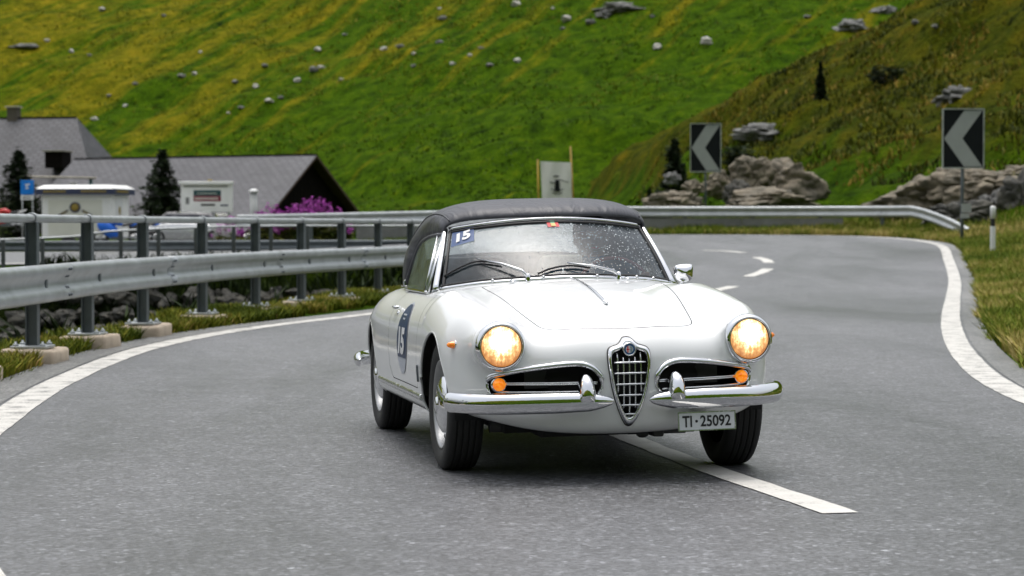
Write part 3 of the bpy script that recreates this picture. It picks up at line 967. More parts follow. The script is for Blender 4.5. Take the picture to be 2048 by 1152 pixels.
# ------------------------------------------------------------------ vegetation generators
def blades(P, h, w, lean=0.5, seed=0):
    """one tapered blade per point; returns vertices, faces"""
    r = np.random.default_rng(seed)
    n = len(P)
    a = r.uniform(0, 2 * np.pi, n); b = r.uniform(0, 2 * np.pi, n)
    hh = h * r.uniform(0.5, 1.25, n)
    ww = w * r.uniform(0.6, 1.3, n)
    dx = np.stack([np.cos(a), np.sin(a), np.zeros(n)], 1) * ww[:, None] / 2
    ln = lean * r.uniform(0.1, 1.0, n) * hh
    tip = np.stack([np.cos(b) * ln, np.sin(b) * ln, hh], 1)
    mid = np.stack([np.cos(b) * ln * 0.3, np.sin(b) * ln * 0.3, hh * 0.55], 1)
    V = np.stack([P - dx, P + dx, P + mid + dx * 0.75, P + mid - dx * 0.75, P + tip], 1).reshape(-1, 3)
    k = np.arange(n)[:, None] * 5
    F = np.concatenate([k + [0, 1, 2], k + [0, 2, 3], k + [3, 2, 4]])
    return V, F

def tint_of(n, per, seed, base=None, spread=0.25):
    r = np.random.default_rng(seed)
    t = r.uniform(0, 1, n) if base is None else np.clip(base + r.normal(0, spread, n), 0, 1)
    return np.repeat(t, per)

def scatter_grass(name, mat, XY, h, w, lean, seed, label, tintbase=None, cat=None, dz=0.0, parent=None, spread=0.22):
    z = terrain(XY[:, 0], XY[:, 1])[0]
    P = np.c_[XY, z + dz]
    V, F = blades(P, h, w, lean, seed)
    t = tint_of(len(P), 5, seed + 1, tintbase, spread)
    o = np_mesh(name, V, F, mat, parent, False, {'tint': t})
    tag(o, label, None, None, 'stuff')
    return o

# ------------------------------------------------------------------ grass
r = np.random.default_rng(5)
# right verge
n = 190000
s = r.beta(1.0, 1.35, n)
idx = (s * 1.0)
iy = r.uniform(12.5, 66, n)
edge = np.interp(iy, RP[:120, 1][np.argsort(RP[:120, 1])], RP[:120, 0][np.argsort(RP[:120, 1])]) if False else None
Rf = RPf[(RPf[:, 1] > 1.5)]
Rf = Rf[: int(np.argmax(Rf[:, 1]))]
ii_ = r.integers(0, len(Rf), n)
Ro = offset(Rf, -1.0) - Rf
dist = 0.30 + r.exponential(1.25, n) ** 1.15
XY = Rf[ii_] + Ro[ii_] * dist[:, None] + r.normal(0, 0.06, (n, 2))
sdv = terrain(XY[:, 0], XY[:, 1])[2]
keep = sdv > 0.04 + 0.09 * vnoise(XY[:, 0], XY[:, 1], 0.5, 61)
XY = XY[keep]
tb = 0.56 + 0.34 * vnoise(XY[:, 0], XY[:, 1], 1.5, 71) + 0.22 * vnoise(XY[:, 0], XY[:, 1], 0.5, 72)
scatter_grass('verge_grass', 'grass', XY, 0.19, 0.018, 0.9, 3, 'green and straw coloured grass on the right verge', tb)
# under the far barrier
n = 14000
ii_ = r.integers(0, len(FR), n)
XY = FR[ii_] + np.c_[r.normal(0, 0.25, n), r.normal(-0.35, 0.32, n)]
keep = terrain(XY[:, 0], XY[:, 1])[2] > 0.0
scatter_grass('barrier_grass', 'grass', XY[keep], 0.16, 0.03, 0.7, 8, 'grass along the foot of the far guardrail', 0.35 + 0.2 * vnoise(XY[keep][:, 0], XY[keep][:, 1], 2, 75))
# left verge moss between the footings
n = 110000
ii_ = r.integers(20, len(RAIL), n)
Lo = offset(RAIL, 1.0) - RAIL
XY = RAIL[ii_] + Lo[ii_] * r.uniform(-0.50, 0.50, n)[:, None]
sv = terrain(XY[:, 0], XY[:, 1])[2]
patch = vnoise(XY[:, 0], XY[:, 1], 0.8, 81) + 0.5 * vnoise(XY[:, 0], XY[:, 1], 0.25, 82)
keep = (sv > 0.02) & (patch > -0.55)
XY = XY[keep]
tb = 0.42 + 0.3 * vnoise(XY[:, 0], XY[:, 1], 0.9, 83) + 0.15 * vnoise(XY[:, 0], XY[:, 1], 0.3, 84)
scatter_grass('verge_moss', 'moss', XY, 0.135, 0.020, 1.0, 13, 'mossy yellow green grass between the guardrail footings', tb)
# weeds in the gully
n = 65000
X_ = r.uniform(-9.5, -0.8, n); Y_ = r.uniform(19, 49, n)
gd_ = sdpoly(np.c_[X_, Y_], gully_poly)
rk_ = r.uniform(0, 1, n)
cl = vnoise(X_, Y_, 1.6, 91) + 0.4 * vnoise(X_, Y_, 0.5, 92)
keep = ((gd_ < -1.0) | ((gd_ < 0.1) & (rk_ < 0.10)) | (Y_ > 42)) & (gd_ < 0.3) & (cl > -0.45)
XY = np.c_[X_, Y_][keep]
scatter_grass('gully_weeds', 'weeds', XY, 0.30, 0.055, 1.1, 17, 'dark green weeds in the stream bed behind the guardrail', 0.45 + 0.3 * vnoise(XY[:, 0], XY[:, 1], 1.2, 93))
# heath tussocks on the knoll
n = 170000
X_ = r.uniform(4, 60, n); Y_ = r.uniform(56, 134, n)
zt, hh_, sv = terrain(X_, Y_)
keep = (hh_ > 0.22) & (sv > 1.0) & ((vnoise(X_, Y_, 1.4, 95) + 0.6 * vnoise(X_, Y_, 0.5, 96)) > -0.1)
XY = np.c_[X_, Y_][keep]
tb = 0.42 + 0.35 * vnoise(XY[:, 0], XY[:, 1], 3.0, 97) + 0.2 * vnoise(XY[:, 0], XY[:, 1], 0.8, 98)
scatter_grass('heath_tussocks', 'heath', XY, 0.24, 0.09, 1.0, 19, 'brown and olive heath tussocks on the knoll', tb)
# tussocks on the far meadow
n = 130000
X_ = r.uniform(-85, 60, n); Y_ = r.uniform(95, 345, n)
zt, hh_, sv = terrain(X_, Y_)
el = (zt - 1.127) / Y_
keep = (el > -0.006) & (el < 0.105) & (hh_ < 0.3) & ((vnoise(X_ + 0.5 * Y_, Y_, 4.0, 101) + 0.7 * vnoise(X_, Y_, 1.3, 102)) > 0.0)
XY = np.c_[X_, Y_][keep]
dry = sstep(zt[keep], 4, 24) * 0.35 + 0.18 * (XY[:, 0] < -5) * sstep(zt[keep], 3, 14)
tb = 0.20 + dry + 0.2 * vnoise(XY[:, 0] + 0.5 * XY[:, 1], XY[:, 1], 12, 103)
scatter_grass('meadow_tussocks', 'tussock', XY, 0.26, 0.20, 1.6, 23, 'grass tussocks over the far hillside', tb, spread=0.14)

# ------------------------------------------------------------------ trees
def leaf_quads(C, size, seed, droop=0.3, flat=0.5):
    r = np.random.default_rng(seed)
    n = len(C)
    a = r.uniform(0, 2 * np.pi, n)
    u = np.stack([np.cos(a), np.sin(a), r.uniform(-droop, 0.25, n)], 1)
    u /= np.linalg.norm(u, axis=1)[:, None]
    w = r.normal(0, 1, (n, 3)); w[:, 2] *= flat
    w -= (w * u).sum(1)[:, None] * u
    w /= np.linalg.norm(w, axis=1)[:, None] + 1e-9
    s = size * r.uniform(0.6, 1.4, n)[:, None]
    V = np.stack([C - u * s * 0.5 - w * s * 0.16, C - u * s * 0.5 + w * s * 0.16, C + u * s * 0.5 + w * s * 0.10, C + u * s * 0.5 - w * s * 0.10], 1).reshape(-1, 3)
    F = np.arange(n * 4).reshape(-1, 4)
    return V, F

def spruce(label, loc, H, W, seed, dens=1.0, group=None):
    t = thing('spruce_tree', label, 'tree', loc, 0, group)
    rs = random.Random(seed)
    MB().tube([(0, 0, -0.4), (0.02 * H * 0.1, 0, H * 0.5), (0, 0, H)], [H * 0.028, H * 0.018, 0.008], 8).build('trunk', 'bark', t)
    C = []
    limbs = MB()
    z = 0.10 * H
    while z < H * 0.985:
        f = 1 - (z / H)
        rad = W / 2 * (f ** 0.8) * rs.uniform(0.72, 1.15) + 0.02 * W
        nb = max(4, int(5 + 6 * f))
        for k in range(nb):
            a = 2 * math.pi * k / nb + rs.uniform(-.5, .5)
            L = rad * rs.uniform(0.55, 1.18)
            dr = -0.12 * L - 0.10 * L * rs.random()
            e = (L * math.cos(a), L * math.sin(a), z + dr)
            limbs.tube([(0, 0, z), (e[0] * 0.6, e[1] * 0.6, z + dr * 0.3), e], [0.018 * H * 0.25, 0.01 * H * 0.25, 0.004], 4, False)
            m = int((10 + 46 * L / (W / 2 + 1e-6)) * dens)
            for _ in range(m):
                q = rs.random() ** 0.7
                sp = 0.16 * L * (1.15 - q) + 0.03 * H * 0.2
                C.append((e[0] * q + rs.gauss(0, sp), e[1] * q + rs.gauss(0, sp), z + dr * q * q + rs.gauss(0, 0.016 * H) - 0.02 * H * rs.random()))
        z += H * 0.052 * rs.uniform(0.75, 1.3) * (0.6 + 0.5 * f)
    limbs.build('limbs', 'bark', t)
    C = np.array(C)
    V, F = leaf_quads(C, 0.065 * H ** 0.75, seed)
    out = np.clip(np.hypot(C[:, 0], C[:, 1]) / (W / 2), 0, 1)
    np_mesh('crown', V, F, 'needles', t, False, {'tint': np.repeat(np.clip(0.25 + 0.5 * out + np.random.default_rng(seed).normal(0, 0.18, len(C)), 0, 1), 4)})  # needles paler outward from the trunk
    return t
def on(x, y, dz=0.0):
    return (x, y, gz(x, y) + dz)
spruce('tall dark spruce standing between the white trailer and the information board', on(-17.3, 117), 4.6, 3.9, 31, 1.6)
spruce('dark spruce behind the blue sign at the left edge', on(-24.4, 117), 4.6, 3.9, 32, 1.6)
spruce('dark spruce left of the smaller chevron sign', on(6.05, 88), 3.3, 2.1, 33, 1.4)
spruce('slim young spruce high on the heath between the two chevron signs', on(14.6, 112), 1.9, 0.8, 34)
spruce('tiny spruce at the foot of the rocks left of the smaller chevron sign', on(5.0, 86), 1.5, 0.7, 35)

def shrub(label, loc, w, h, seed, n=900, mat='needles', group=None, name='shrub'):
    t = thing(name, label, 'shrub', loc, 0, group)
    rs = np.random.default_rng(seed)
    d = rs.normal(0, 1, (n, 3)); d /= np.linalg.norm(d, axis=1)[:, None]
    rad = rs.uniform(0.3, 1.0, n) ** 0.5 * (1 + 0.3 * np.sin(d[:, 0] * 5 + seed) * np.cos(d[:, 1] * 4))
    C = d * rad[:, None] * [w / 2, w / 2, h / 2] + [0, 0, h * 0.45]
    V, F = leaf_quads(C, 0.16 * h ** 0.5 + 0.03, seed)
    np_mesh('foliage', V, F, mat, t, False, {'tint': np.repeat(np.clip(0.3 + 0.45 * d[:, 2] + rs.normal(0, 0.2, n), 0, 1), 4)})  # foliage paler toward the top
    st = MB()
    for k in range(5):
        a = k * 1.26 + seed
        st.tube([(0, 0, -0.1), (0.2 * w * math.cos(a), 0.2 * w * math.sin(a), h * 0.5)], [0.02, 0.008], 5)
    st.build('stems', 'bark', t)
    return t
shrub('low dark shrub on the heath right of the slim young spruce', on(17.3, 110), 1.7, 0.9, 41)
shrub('dark juniper shrub behind the tan rocks right of the smaller chevron sign', on(8.6, 87), 2.2, 1.3, 42)
shrub('dark shrub higher up the slope behind the smaller chevron sign', on(9.3, 97), 1.4, 1.0, 43)

# fireweed
def fireweed(label, loc, w, h, seed, n=70):
    t = thing('fireweed_clump', label, 'flowers', loc, 0, 'fireweed clumps by the barn')
    rs = np.random.default_rng(seed)
    st = MB(); CF = []; CL = []
    for k in range(n):
        x, y = rs.uniform(-w / 2, w / 2), rs.uniform(-0.4, 0.4)
        hh = h * (1 - 0.45 * (2 * x / w) ** 2) * rs.uniform(0.7, 1.12)
        lx, ly = rs.normal(0, 0.08), rs.normal(0, 0.08)
        st.tube([(x, y, -0.2), (x + lx, y + ly, hh)], [0.008, 0.004], 4, False)
        for _ in range(16):
            q = rs.uniform(0.60, 1.0)
            CF.append((x + lx * q + rs.normal(0, 0.05 * (1.25 - q)), y + ly * q + rs.normal(0, 0.04), hh * q))
        for _ in range(7):
            q = rs.uniform(0.15, 0.65)
            CL.append((x + lx * q + rs.normal(0, 0.08), y + ly * q + rs.normal(0, 0.08), hh * q))
    st.build('stems', 'fireweed_leaf', t, False)
    V, F = leaf_quads(np.array(CF), 0.11, seed); np_mesh('flowers', V, F, 'fireweed_flower', t, False, {'tint': tint_of(len(CF), 4, seed)})
    V, F = leaf_quads(np.array(CL), 0.2, seed + 1); np_mesh('leaves', V, F, 'fireweed_leaf', t, False, {'tint': tint_of(len(CL), 4, seed)})
fireweed('wide clump of purple fireweed in front of the dark barn gable', on(-7.75, 92), 2.9, 1.80, 51, 230)
fireweed('smaller clump of purple fireweed right of the white bollard', on(-9.5, 93), 1.6, 1.6, 52, 110)
fireweed('olive fireweed clump left of the white bollard', on(-11.4, 95), 1.3, 1.15, 53, 22)
# ------------------------------------------------------------------ rocks and boulders
def rock(label, loc, dims, seed, mat='rock', name='rock', group=None, rz=0.0, sub=4, cuts=11, rough=0.15, cat='rock'):
    me = rock_mesh(name, dims, seed, 5 if loc[1] < 90 else 4, cuts, rough)
    for pl in me.polygons: pl.use_smooth = True
    o = link(name, me, mat)
    o.location = loc; o.rotation_euler = (0, 0, rz)
    tag(o, label, cat, group)
    return o
def march(x, y, Y0=75.0, Y1=420.0):
    """where the sight line of a surveyed point meets the hillside"""
    Ys = np.arange(Y0, Y1, 0.5)
    X = (x - 1024) / 4725 * Ys; Z = 1.127 + (450 - y) / 4725 * Ys
    d = terrain(X, Ys)[0] - Z
    k = np.where(d > 0)[0]
    i = int(k[0]) if len(k) else len(Ys) - 1
    return float(X[i]), float(Ys[i]), float(terrain(X[i:i + 1], Ys[i:i + 1])[0][0])
def px(x, y, Y):
    """a spot in the place: sight line of a surveyed point at depth Y"""
    return ((x - 1024) / 4725 * Y, Y, 1.127 + (450 - y) / 4725 * Y)
def R_(label, x, y, Y, w, h, seed, mat='rock', **k):
    if Y > 100:
        X, Y, Z = march(x, y + h * 0.35)
        s = Y / 4725
        return rock(label, (X, Y, Z - h * s * 0.22), (w * s / 2, w * s / 2 * 0.8, h * s / 2 * 1.15), seed, mat, rough=0.22, **k)
    c = px(x, y, Y)
    s = Y / 4725
    return rock(label, c, (w * s / 2 * 1.1, w * s / 2 * 0.8, h * s / 2 * 1.25), seed, mat, **k)
R_('largest angular tan rock right of the smaller chevron sign', 1560, 372, 84, 190, 100, 1)
R_('square yellowish rock face just right of the smaller chevron sign', 1510, 350, 83, 95, 66, 2)
R_('broad low rock in front of the largest tan rock behind the barrier', 1540, 402, 80, 200, 46, 3)
R_('rounded tan rock under the smaller chevron sign, just above the barrier', 1350, 402, 77, 110, 42, 4)
R_('small pale rock left of the smaller chevron sign post', 1390, 374, 79, 48, 26, 5)
R_('upright rock behind the smaller chevron sign post', 1436, 366, 83, 60, 52, 6)
R_('dark cleft rock between the chevron post and the square yellowish rock', 1470, 392, 81, 60, 60, 7, 'rock_dark')
R_('small grey rock beside the tiny spruce', 1345, 357, 85, 40, 26, 8, 'rock_grey')
R_('long sloping tan rock outcrop left of the larger chevron post', 1850, 398, 69, 230, 90, 9, rough=0.16)
R_('high pinkish tan rock under the larger chevron sign', 1950, 372, 68, 190, 78, 10, rough=0.16)
R_('dark rock behind the larger chevron post near the ground', 1915, 432, 66, 150, 60, 11, 'rock_dark')
R_('grey rock behind the white roadside marker', 1985, 420, 67, 90, 90, 12, 'rock_grey')
R_('big black rock at the right edge', 2052, 400, 66, 110, 110, 13, 'rock_dark')
R_('tan rock at the right edge above the black rock', 2040, 350, 70, 120, 36, 14)
R_('grey outcrop on the heath above the largest tan rock', 1530, 262, 104, 130, 36, 15, 'rock_grey')
R_('grey slab on the heath above and left of the larger chevron sign', 1915, 175, 112, 120, 44, 16, 'rock_grey')
R_('dark grey outcrop high on the meadow near the top edge', 1700, 40, 168, 110, 34, 17, 'boulder_grey')
R_('dark crag at the top edge between the meadow and the heath', 1762, 12, 165, 60, 26, 18, 'boulder_grey')
R_('dark slabs at the top edge above the middle of the meadow', 1250, 8, 188, 130, 22, 19, 'boulder_grey')
R_('long dark slab below the top edge right of the pale round boulder', 1215, 22, 185, 70, 24, 20, 'boulder_grey')
R_('long flat dark slab in the grass at the far upper left', 52, 90, 292, 62, 12, 21, 'boulder_grey')

WH = [(206, 24, 22), (96, 84, 18), (145, 107, 20), (190, 241, 20), (390, 151, 18), (637, 104, 24), (644, 138, 24), (595, 166, 24), (512, 178, 24), (683, 162, 16), (540, 209, 26),
      (940, 113, 16), (905, 131, 18), (1035, 126, 26), (880, 20, 12), (767, 102, 22), (828, 110, 16), (252, 214, 16), (402, 109, 14), (1106, 20, 14), (458, 229, 12), (1767, 163, 22)]
GR = [(180, 114, 20), (272, 170, 20), (530, 135, 26), (472, 170, 26), (563, 197, 22), (482, 221, 26), (628, 145, 36), (800, 98, 30), (880, 88, 26), (828, 135, 22), (962, 100, 20), (980, 133, 26), (365, 157, 28), (220, 196, 20), (330, 36, 18), (690, 74, 18), (885, 42, 30), (1180, 50, 34), (1125, 60, 20), (1304, 35, 18), (1612, 38, 26), (1828, 48, 30), (1870, 70, 30), (1030, 14, 24)]
bms = [rock_mesh('boulder', (1, 0.8, 0.62), 200 + k, 3, 8, 0.12) for k in range(5)]
gms = [rock_mesh('boulder', (1, 0.8, 0.55), 220 + k, 3, 8, 0.14) for k in range(5)]
for me in bms: me.materials.append(M['boulder'])
for me in gms: me.materials.append(M['boulder_grey'])
def boulder(x, y, w, ms, label, group, k):
    X, Y, Z = march(x, y)
    o = link('boulder', ms[k % 5], None)
    s = w * Y / 4725 / 2
    o.scale = (s, s, s * random.uniform(0.8, 1.05)); o.rotation_euler = (0, 0, random.uniform(0, 6.28))
    o.location = (X, Y, Z + s * 0.22)
    tag(o, label, 'boulder', group)
def ordinal(n):
    return '%d%s' % (n, 'th' if 10 < n % 100 < 14 else {1: 'st', 2: 'nd', 3: 'rd'}.get(n % 10, 'th'))
for k, (x, y, w) in enumerate(WH):
    n_l = sum(1 for q in WH if q[0] <= x)
    boulder(x, y, w * 0.82, bms, 'small white boulder in the hillside grass, %s of the small white ones from the left' % ordinal(n_l), 'white boulders on the hillside', k)
for k, (x, y, w) in enumerate(GR):
    n_l = sum(1 for q in GR if q[0] < x or (q[0] == x and q[1] <= y))
    boulder(x, y, w * 0.72, gms, 'grey boulder half sunk in the hillside grass, %s of the grey ones from the left' % ordinal(n_l), 'grey boulders on the hillside', k)
boulder(1133, 43, 30, bms, 'pale pinkish boulder high on the meadow above the middle of the car roof', None, 1)
boulder(1413, 91, 32, bms, 'bright white boulder on the meadow above the smaller chevron sign', None, 2)
boulder(1313, 99, 26, bms, 'cream boulder on the meadow just left of the bright white one', None, 3)
boulder(1032, 14, 26, bms, 'white boulder at the top edge left of the pale pinkish one', None, 4)

# ------------------------------------------------------------------ farm buildings
def slope_quad(mb, uvs, a, b, c, d):
    """roof plane a-b along the eave, c-d along the ridge, with metres as UV"""
    n = len(mb.v)
    mb.add([a, b, c, d], [(0, 1, 2, 3)])
    L = (Vector(b) - Vector(a)).length; S = (Vector(d) - Vector(a)).length
    e = (Vector(b) - Vector(a)).normalized()
    uvs.append([(0, 0), (L, 0), ((Vector(c) - Vector(a)).dot(e), S), ((Vector(d) - Vector(a)).dot(e), S)])
def roof_build(mb, uvs, name, parent):
    me = bpy.data.meshes.new(name)
    me.from_pydata(mb.v, [], mb.f)
    uv = me.uv_layers.new(name='uv')
    k = 0
    for poly, u in zip(me.polygons, uvs):
        for j, li in enumerate(poly.loop_indices):
            uv.data[li].uv = u[j]
    me.update()
    return link(name, me, 'slate', parent)

def gable_house(name, label, loc, rz, L, W, eave, ridge, wallmat, gmat, ov=0.9, hip_right=0.0):
    t = thing(name, label, 'building', loc, rz)
    mb = MB(); uvs = []
    hw = W / 2 + ov
    sl = (ridge - eave) / (W / 2)
    ze = ridge - sl * hw
    x0, x1 = -L / 2 - ov, L / 2 + ov
    slope_quad(mb, uvs, (x0, -hw, ze), (x1, -hw, ze), (x1 - hip_right, 0, ridge), (x0, 0, ridge))
    slope_quad(mb, uvs, (x1, hw, ze), (x0, hw, ze), (x0, 0, ridge), (x1 - hip_right, 0, ridge))
    if hip_right:
        slope_quad(mb, uvs, (x1, -hw, ze), (x1, hw, ze), (x1 - hip_right, 0.01, ridge), (x1 - hip_right, -0.01, ridge))
    rf = roof_build(mb, uvs, 'roof', t)
    th = MB()   # roof thickness: soffit boards and verge
    d = 0.28
    th.add([(x0, -hw, ze - 0.01), (x1, -hw, ze - 0.01), (x1, 0, ridge - 0.01 if not hip_right else ze - .01), (x0, 0, ridge - 0.01), (x0, -hw, ze - d), (x1, -hw, ze - d), (x1, 0, (ridge if not hip_right else ze) - d), (x0, 0, ridge - d)],
           [(4, 5, 6, 7), (0, 1, 5, 4), (1, 2, 6, 5), (3, 0, 4, 7)])
    th.add([(x0, hw, ze - 0.01), (x1, hw, ze - 0.01), (x1, 0, ridge - 0.01 if not hip_right else ze - .01), (x0, 0, ridge - 0.01), (x0, hw, ze - d), (x1, hw, ze - d), (x1, 0, (ridge if not hip_right else ze) - d), (x0, 0, ridge - d)],
           [(7, 6, 5, 4), (4, 5, 1, 0), (5, 6, 2, 1), (7, 4, 0, 3)])
    th.build('eaves', 'wood_brown', rf)
    rc = MB(); rc.tube([(x0 + 0.05, 0, ridge + 0.03), (x1 - hip_right - 0.05, 0, ridge + 0.03)], 0.10, 6); rc.build('ridge_cap', 'wood_dark', rf)
    w = MB()
    w.box((0, 0, (eave - 3) / 2), (L, W, eave + 3)); w.build('wall', wallmat, t)
    zt = ridge - 0.35
    xr = L / 2 - 0.01
    if not hip_right:
        for xx, s in ((xr, 1), (-xr, -1)):
            gb_ = MB(); gb_.prism([(-W / 2, eave - 0.2), (W / 2, eave - 0.2), (0, zt)], xx - 0.1 * s, xx + 0.06 * s, 'yz')
            gb_.build('gable', gmat, t)
        # boards of the gable
        bo = []
        for k, y in enumerate(np.arange(-W / 2 + 0.3, W / 2 - 0.2, 0.55)):
            hh = (zt - eave) * (1 - abs(y) / (W / 2)) - 0.15
            if hh < 0.4: continue
            b_ = MB(); b_.box((xr + 0.075, y + 0.25, eave + hh / 2 - 0.1), (0.03, 0.49, hh)); b_.build('board', gmat, t)
    return t
barn = gable_house('barn', 'long low barn with grey slate roof and dark timber gable', (-31.0, 229, 0.2), R(-30), 27.0, 17.0, 1.2, 7.5, 'plaster', 'wood_dark', 1.2)
house = gable_house('farmhouse', 'tall farmhouse with grey slate roof and chimney behind the barn', (-52.3, 252, -0.5), R(-12), 22.0, 14.0, 5.0, 13.0, 'plaster', 'wood_dark', 0.8, 5.5)
ch = MB(); ch.box((-0.9, 0.2, 13.0), (1.15, 1.0, 2.2)); ch.build('chimney', 'chimney_stone', house)
cc = MB(); cc.box((-0.9, 0.2, 14.18), (1.45, 1.3, 0.16), None, 0.03); cc.build('chimney_cap', 'concrete', house)
dm = MB(); dm.box((6.6, -5.7, 8.35), (1.9, 2.4, 1.7)); dm.build('dormer', 'wood_dark', house)
dc = MB(); dc.box((6.6, -5.8, 9.26), (2.3, 2.8, 0.12)); dc.build('dormer_roof', 'concrete', house)

# gate bar behind the trailer
gt = thing('height_barrier', 'dark green steel height barrier with pale crossbar behind the white trailer', 'barrier', (-23.2, 122, 0))
g0 = gz(-23.2, 122)
MB().tube([(-2.0, 0, 3.62), (1.75, 0, 3.55)], 0.06, 8).build('crossbar', 'concrete', gt)
for x in (-2.0, 1.45):
    MB().tube([(x, 0.1, g0 - 0.2), (x, 0.1, 3.52)], 0.10 if x > 0 else 0.07, 8).build('upright', 'green_steel', gt)

# ------------------------------------------------------------------ car park
def trailer():
    t = thing('food_trailer', 'white sales trailer with gold emblem and dark lettering band', 'trailer', (-17.95, 99.5, 0), R(-11))
    g0 = gz(-17.95, 99.5) - 0.05
    z0, z1 = g0 + 0.45, 2.82
    b = MB(); b.box((0, 0, (z0 + z1) / 2), (3.15, 2.1, z1 - z0), None, 0.03); b.build('body', 'white_panel', t)
    p = MB(); p.box((-0.05, -1.056, (z0 + z1) / 2 - 0.12), (2.45, 0.012, z1 - z0 - 0.5)); p.build('front_panel', 'cream_panel', t)
    rf = MB()
    rf.add([(-1.78, -1.28, 2.98), (1.78, -1.28, 2.98), (1.78, 1.28, 2.98), (-1.78, 1.28, 2.98), (-1.5, -0.95, 3.16), (1.5, -0.95, 3.16), (1.5, 0.95, 3.16), (-1.5, 0.95, 3.16)], [(0, 3, 2, 1), (4, 5, 6, 7), (0, 1, 5, 4), (1, 2, 6, 5), (2, 3, 7, 6), (3, 0, 4, 7)])
    rf.build('roof', 'white_panel', t)
    bd = MB(); bd.box((0, 0, 2.84), (3.56, 2.54, 0.28)); bd.build('lettering_band', 'navy', t)
    lt = MB()
    for x in list(np.arange(-1.35, -0.35, 0.13)) + list(np.arange(0.35, 1.4, 0.13)):
        lt.box((x, -1.278, 2.85), (0.085, 0.01, 0.11))
    for y in np.arange(-0.9, 0.5, 0.13):
        lt.box((1.786, y, 2.85), (0.01, 0.085, 0.11))
    tag(lt.build('gold_lettering', 'gold', t), kind='stuff')
    e = MB(); e.lathe([(0.0, -0.012), (0.19, -0.012), (0.19, 0.0)], 24, (-0.05, -1.064, 2.10), 'y'); e.build('emblem_disc', 'gold', t)
    e = MB(); e.lathe([(0.19, 0.004), (0.19, -0.015), (0.25, -0.015), (0.25, 0.004)], 24, (-0.05, -1.066, 2.10), 'y'); e.build('emblem_ring', 'navy', t)
    for s in (-1, 1):
        wq = MB()
        wq.prism([(-0.05 + s * 0.30, 1.92), (-0.05 + s * 0.34, 2.0), (-0.05 + s * 0.60, 1.86), (-0.05 + s * 0.84, 1.70), (-0.05 + s * 0.60, 1.74)], -1.085, -1.066, 'xz')
        wq.build('emblem_wing', 'navy', t)
        wq = MB()
        wq.prism([(-0.05 + s * 0.36, 1.92), (-0.05 + s * 0.40, 1.95), (-0.05 + s * 0.60, 1.83), (-0.05 + s * 0.70, 1.76), (-0.05 + s * 0.58, 1.79)], -1.092, -1.086, 'xz')
        wq.build('emblem_wing_gold', 'gold', t)
    dr = MB(); dr.box((1.585, -0.1, (z0 + 2.72) / 2), (0.02, 0.8, 2.72 - z0 - 0.15), None, 0.005); dr.build('door', 'white_plastic', t)
    ov = MB(); ov.ellipsoid((1.60, -0.1, 1.95), (0.012, 0.13, 0.21), 14, 8); ov.build('door_oval', 'gold', t)
    vt = MB(); vt.lathe([(0.0, 3.33), (0.16, 3.33), (0.22, 3.27), (0.12, 3.25), (0.10, 3.12)], 14, (-0.55, 0, 0)); vt.build('roof_vent', 'concrete_grey', t)
    for s in (-1, 1):
        for x in (-0.4, 0.4):
            w = MB(); w.lathe([(0.0, -0.09), (0.30, -0.09), (0.32, 0), (0.30, 0.09), (0.0, 0.09)], 18, (x, s * 0.95, g0 + 0.32), 'y'); w.build('wheel', 'rubber', t)
trailer()
for o in bpy.data.objects:
    if o.name == 'food_trailer': o.scale = (0.97, 1.0, 0.885)

ib = thing('information_board', 'white information board with teal and crimson panel in the car park', 'board', (-13.55, 105, 0), R(0))
g0 = gz(-13.55, 105)
MB().box((0, 0, 2.35), (2.30, 0.10, 1.30), None, 0.02).build('panel', 'white_panel', ib)
MB().box((-0.04, -0.03, 3.0), (2.42, 0.28, 0.13), None, 0.02).build('roof', 'white_panel', ib)
MB().box((-0.05, -0.075, 2.84), (1.95, 0.03, 0.05)).build('lamp_strip', 'concrete_grey', ib)
MB().box((0.02, -0.056, 2.55), (1.22, 0.012, 0.24)).build('teal_field', 'teal_print', ib)
MB().box((0.02, -0.056, 2.30), (1.22, 0.012, 0.24)).build('crimson_field', 'crimson_print', ib)
lt = MB()
for x in np.arange(-0.5, 0.5, 0.075):
    lt.box((x, -0.064, 2.30), (0.045, 0.006, 0.10))
for x in np.arange(-0.4, 0.42, 0.09):
    lt.box((x, -0.064, 2.53), (0.06, 0.006, 0.04))
tag(lt.build('printed_lettering', 'cream_panel', ib), kind='stuff')
MB().box((0.05, -0.056, 2.02), (0.62, 0.012, 0.085)).build('black_strip', 'black', ib)
MB().box((0.78, -0.056, 2.0), (0.34, 0.012, 0.06)).build('blue_print', 'navy', ib)
MB().box((-0.86, -0.056, 2.2), (0.16, 0.012, 0.30)).build('grey_print', 'concrete_grey', ib)
MB().box((0.14, 0, 3.11), (0.2, 0.12, 0.07), None, 0.02).build('yellow_beacon', 'gold', ib)
for x in (-0.95, 0.95):
    MB().box((x, 0.12, (g0 - 0.2 + 2.9) / 2), (0.09, 0.09, 3.1 - g0)).build('leg', 'galv_far', ib)

bl = thing('bollard', 'tall white bollard with flat cap beside the fireweed', 'bollard', (-10.55, 96.5, 0))
g0 = gz(-10.55, 96.5)
MB().lathe([(0.0, g0 - 0.1), (0.15, g0 - 0.1), (0.15, 2.45), (0.0, 2.45)], 18).build('shaft', 'sign_white', bl)
MB().lathe([(0.0, 2.45), (0.19, 2.45), (0.19, 2.52), (0.10, 2.60), (0.0, 2.61)], 18).build('cap', 'white_plastic', bl)

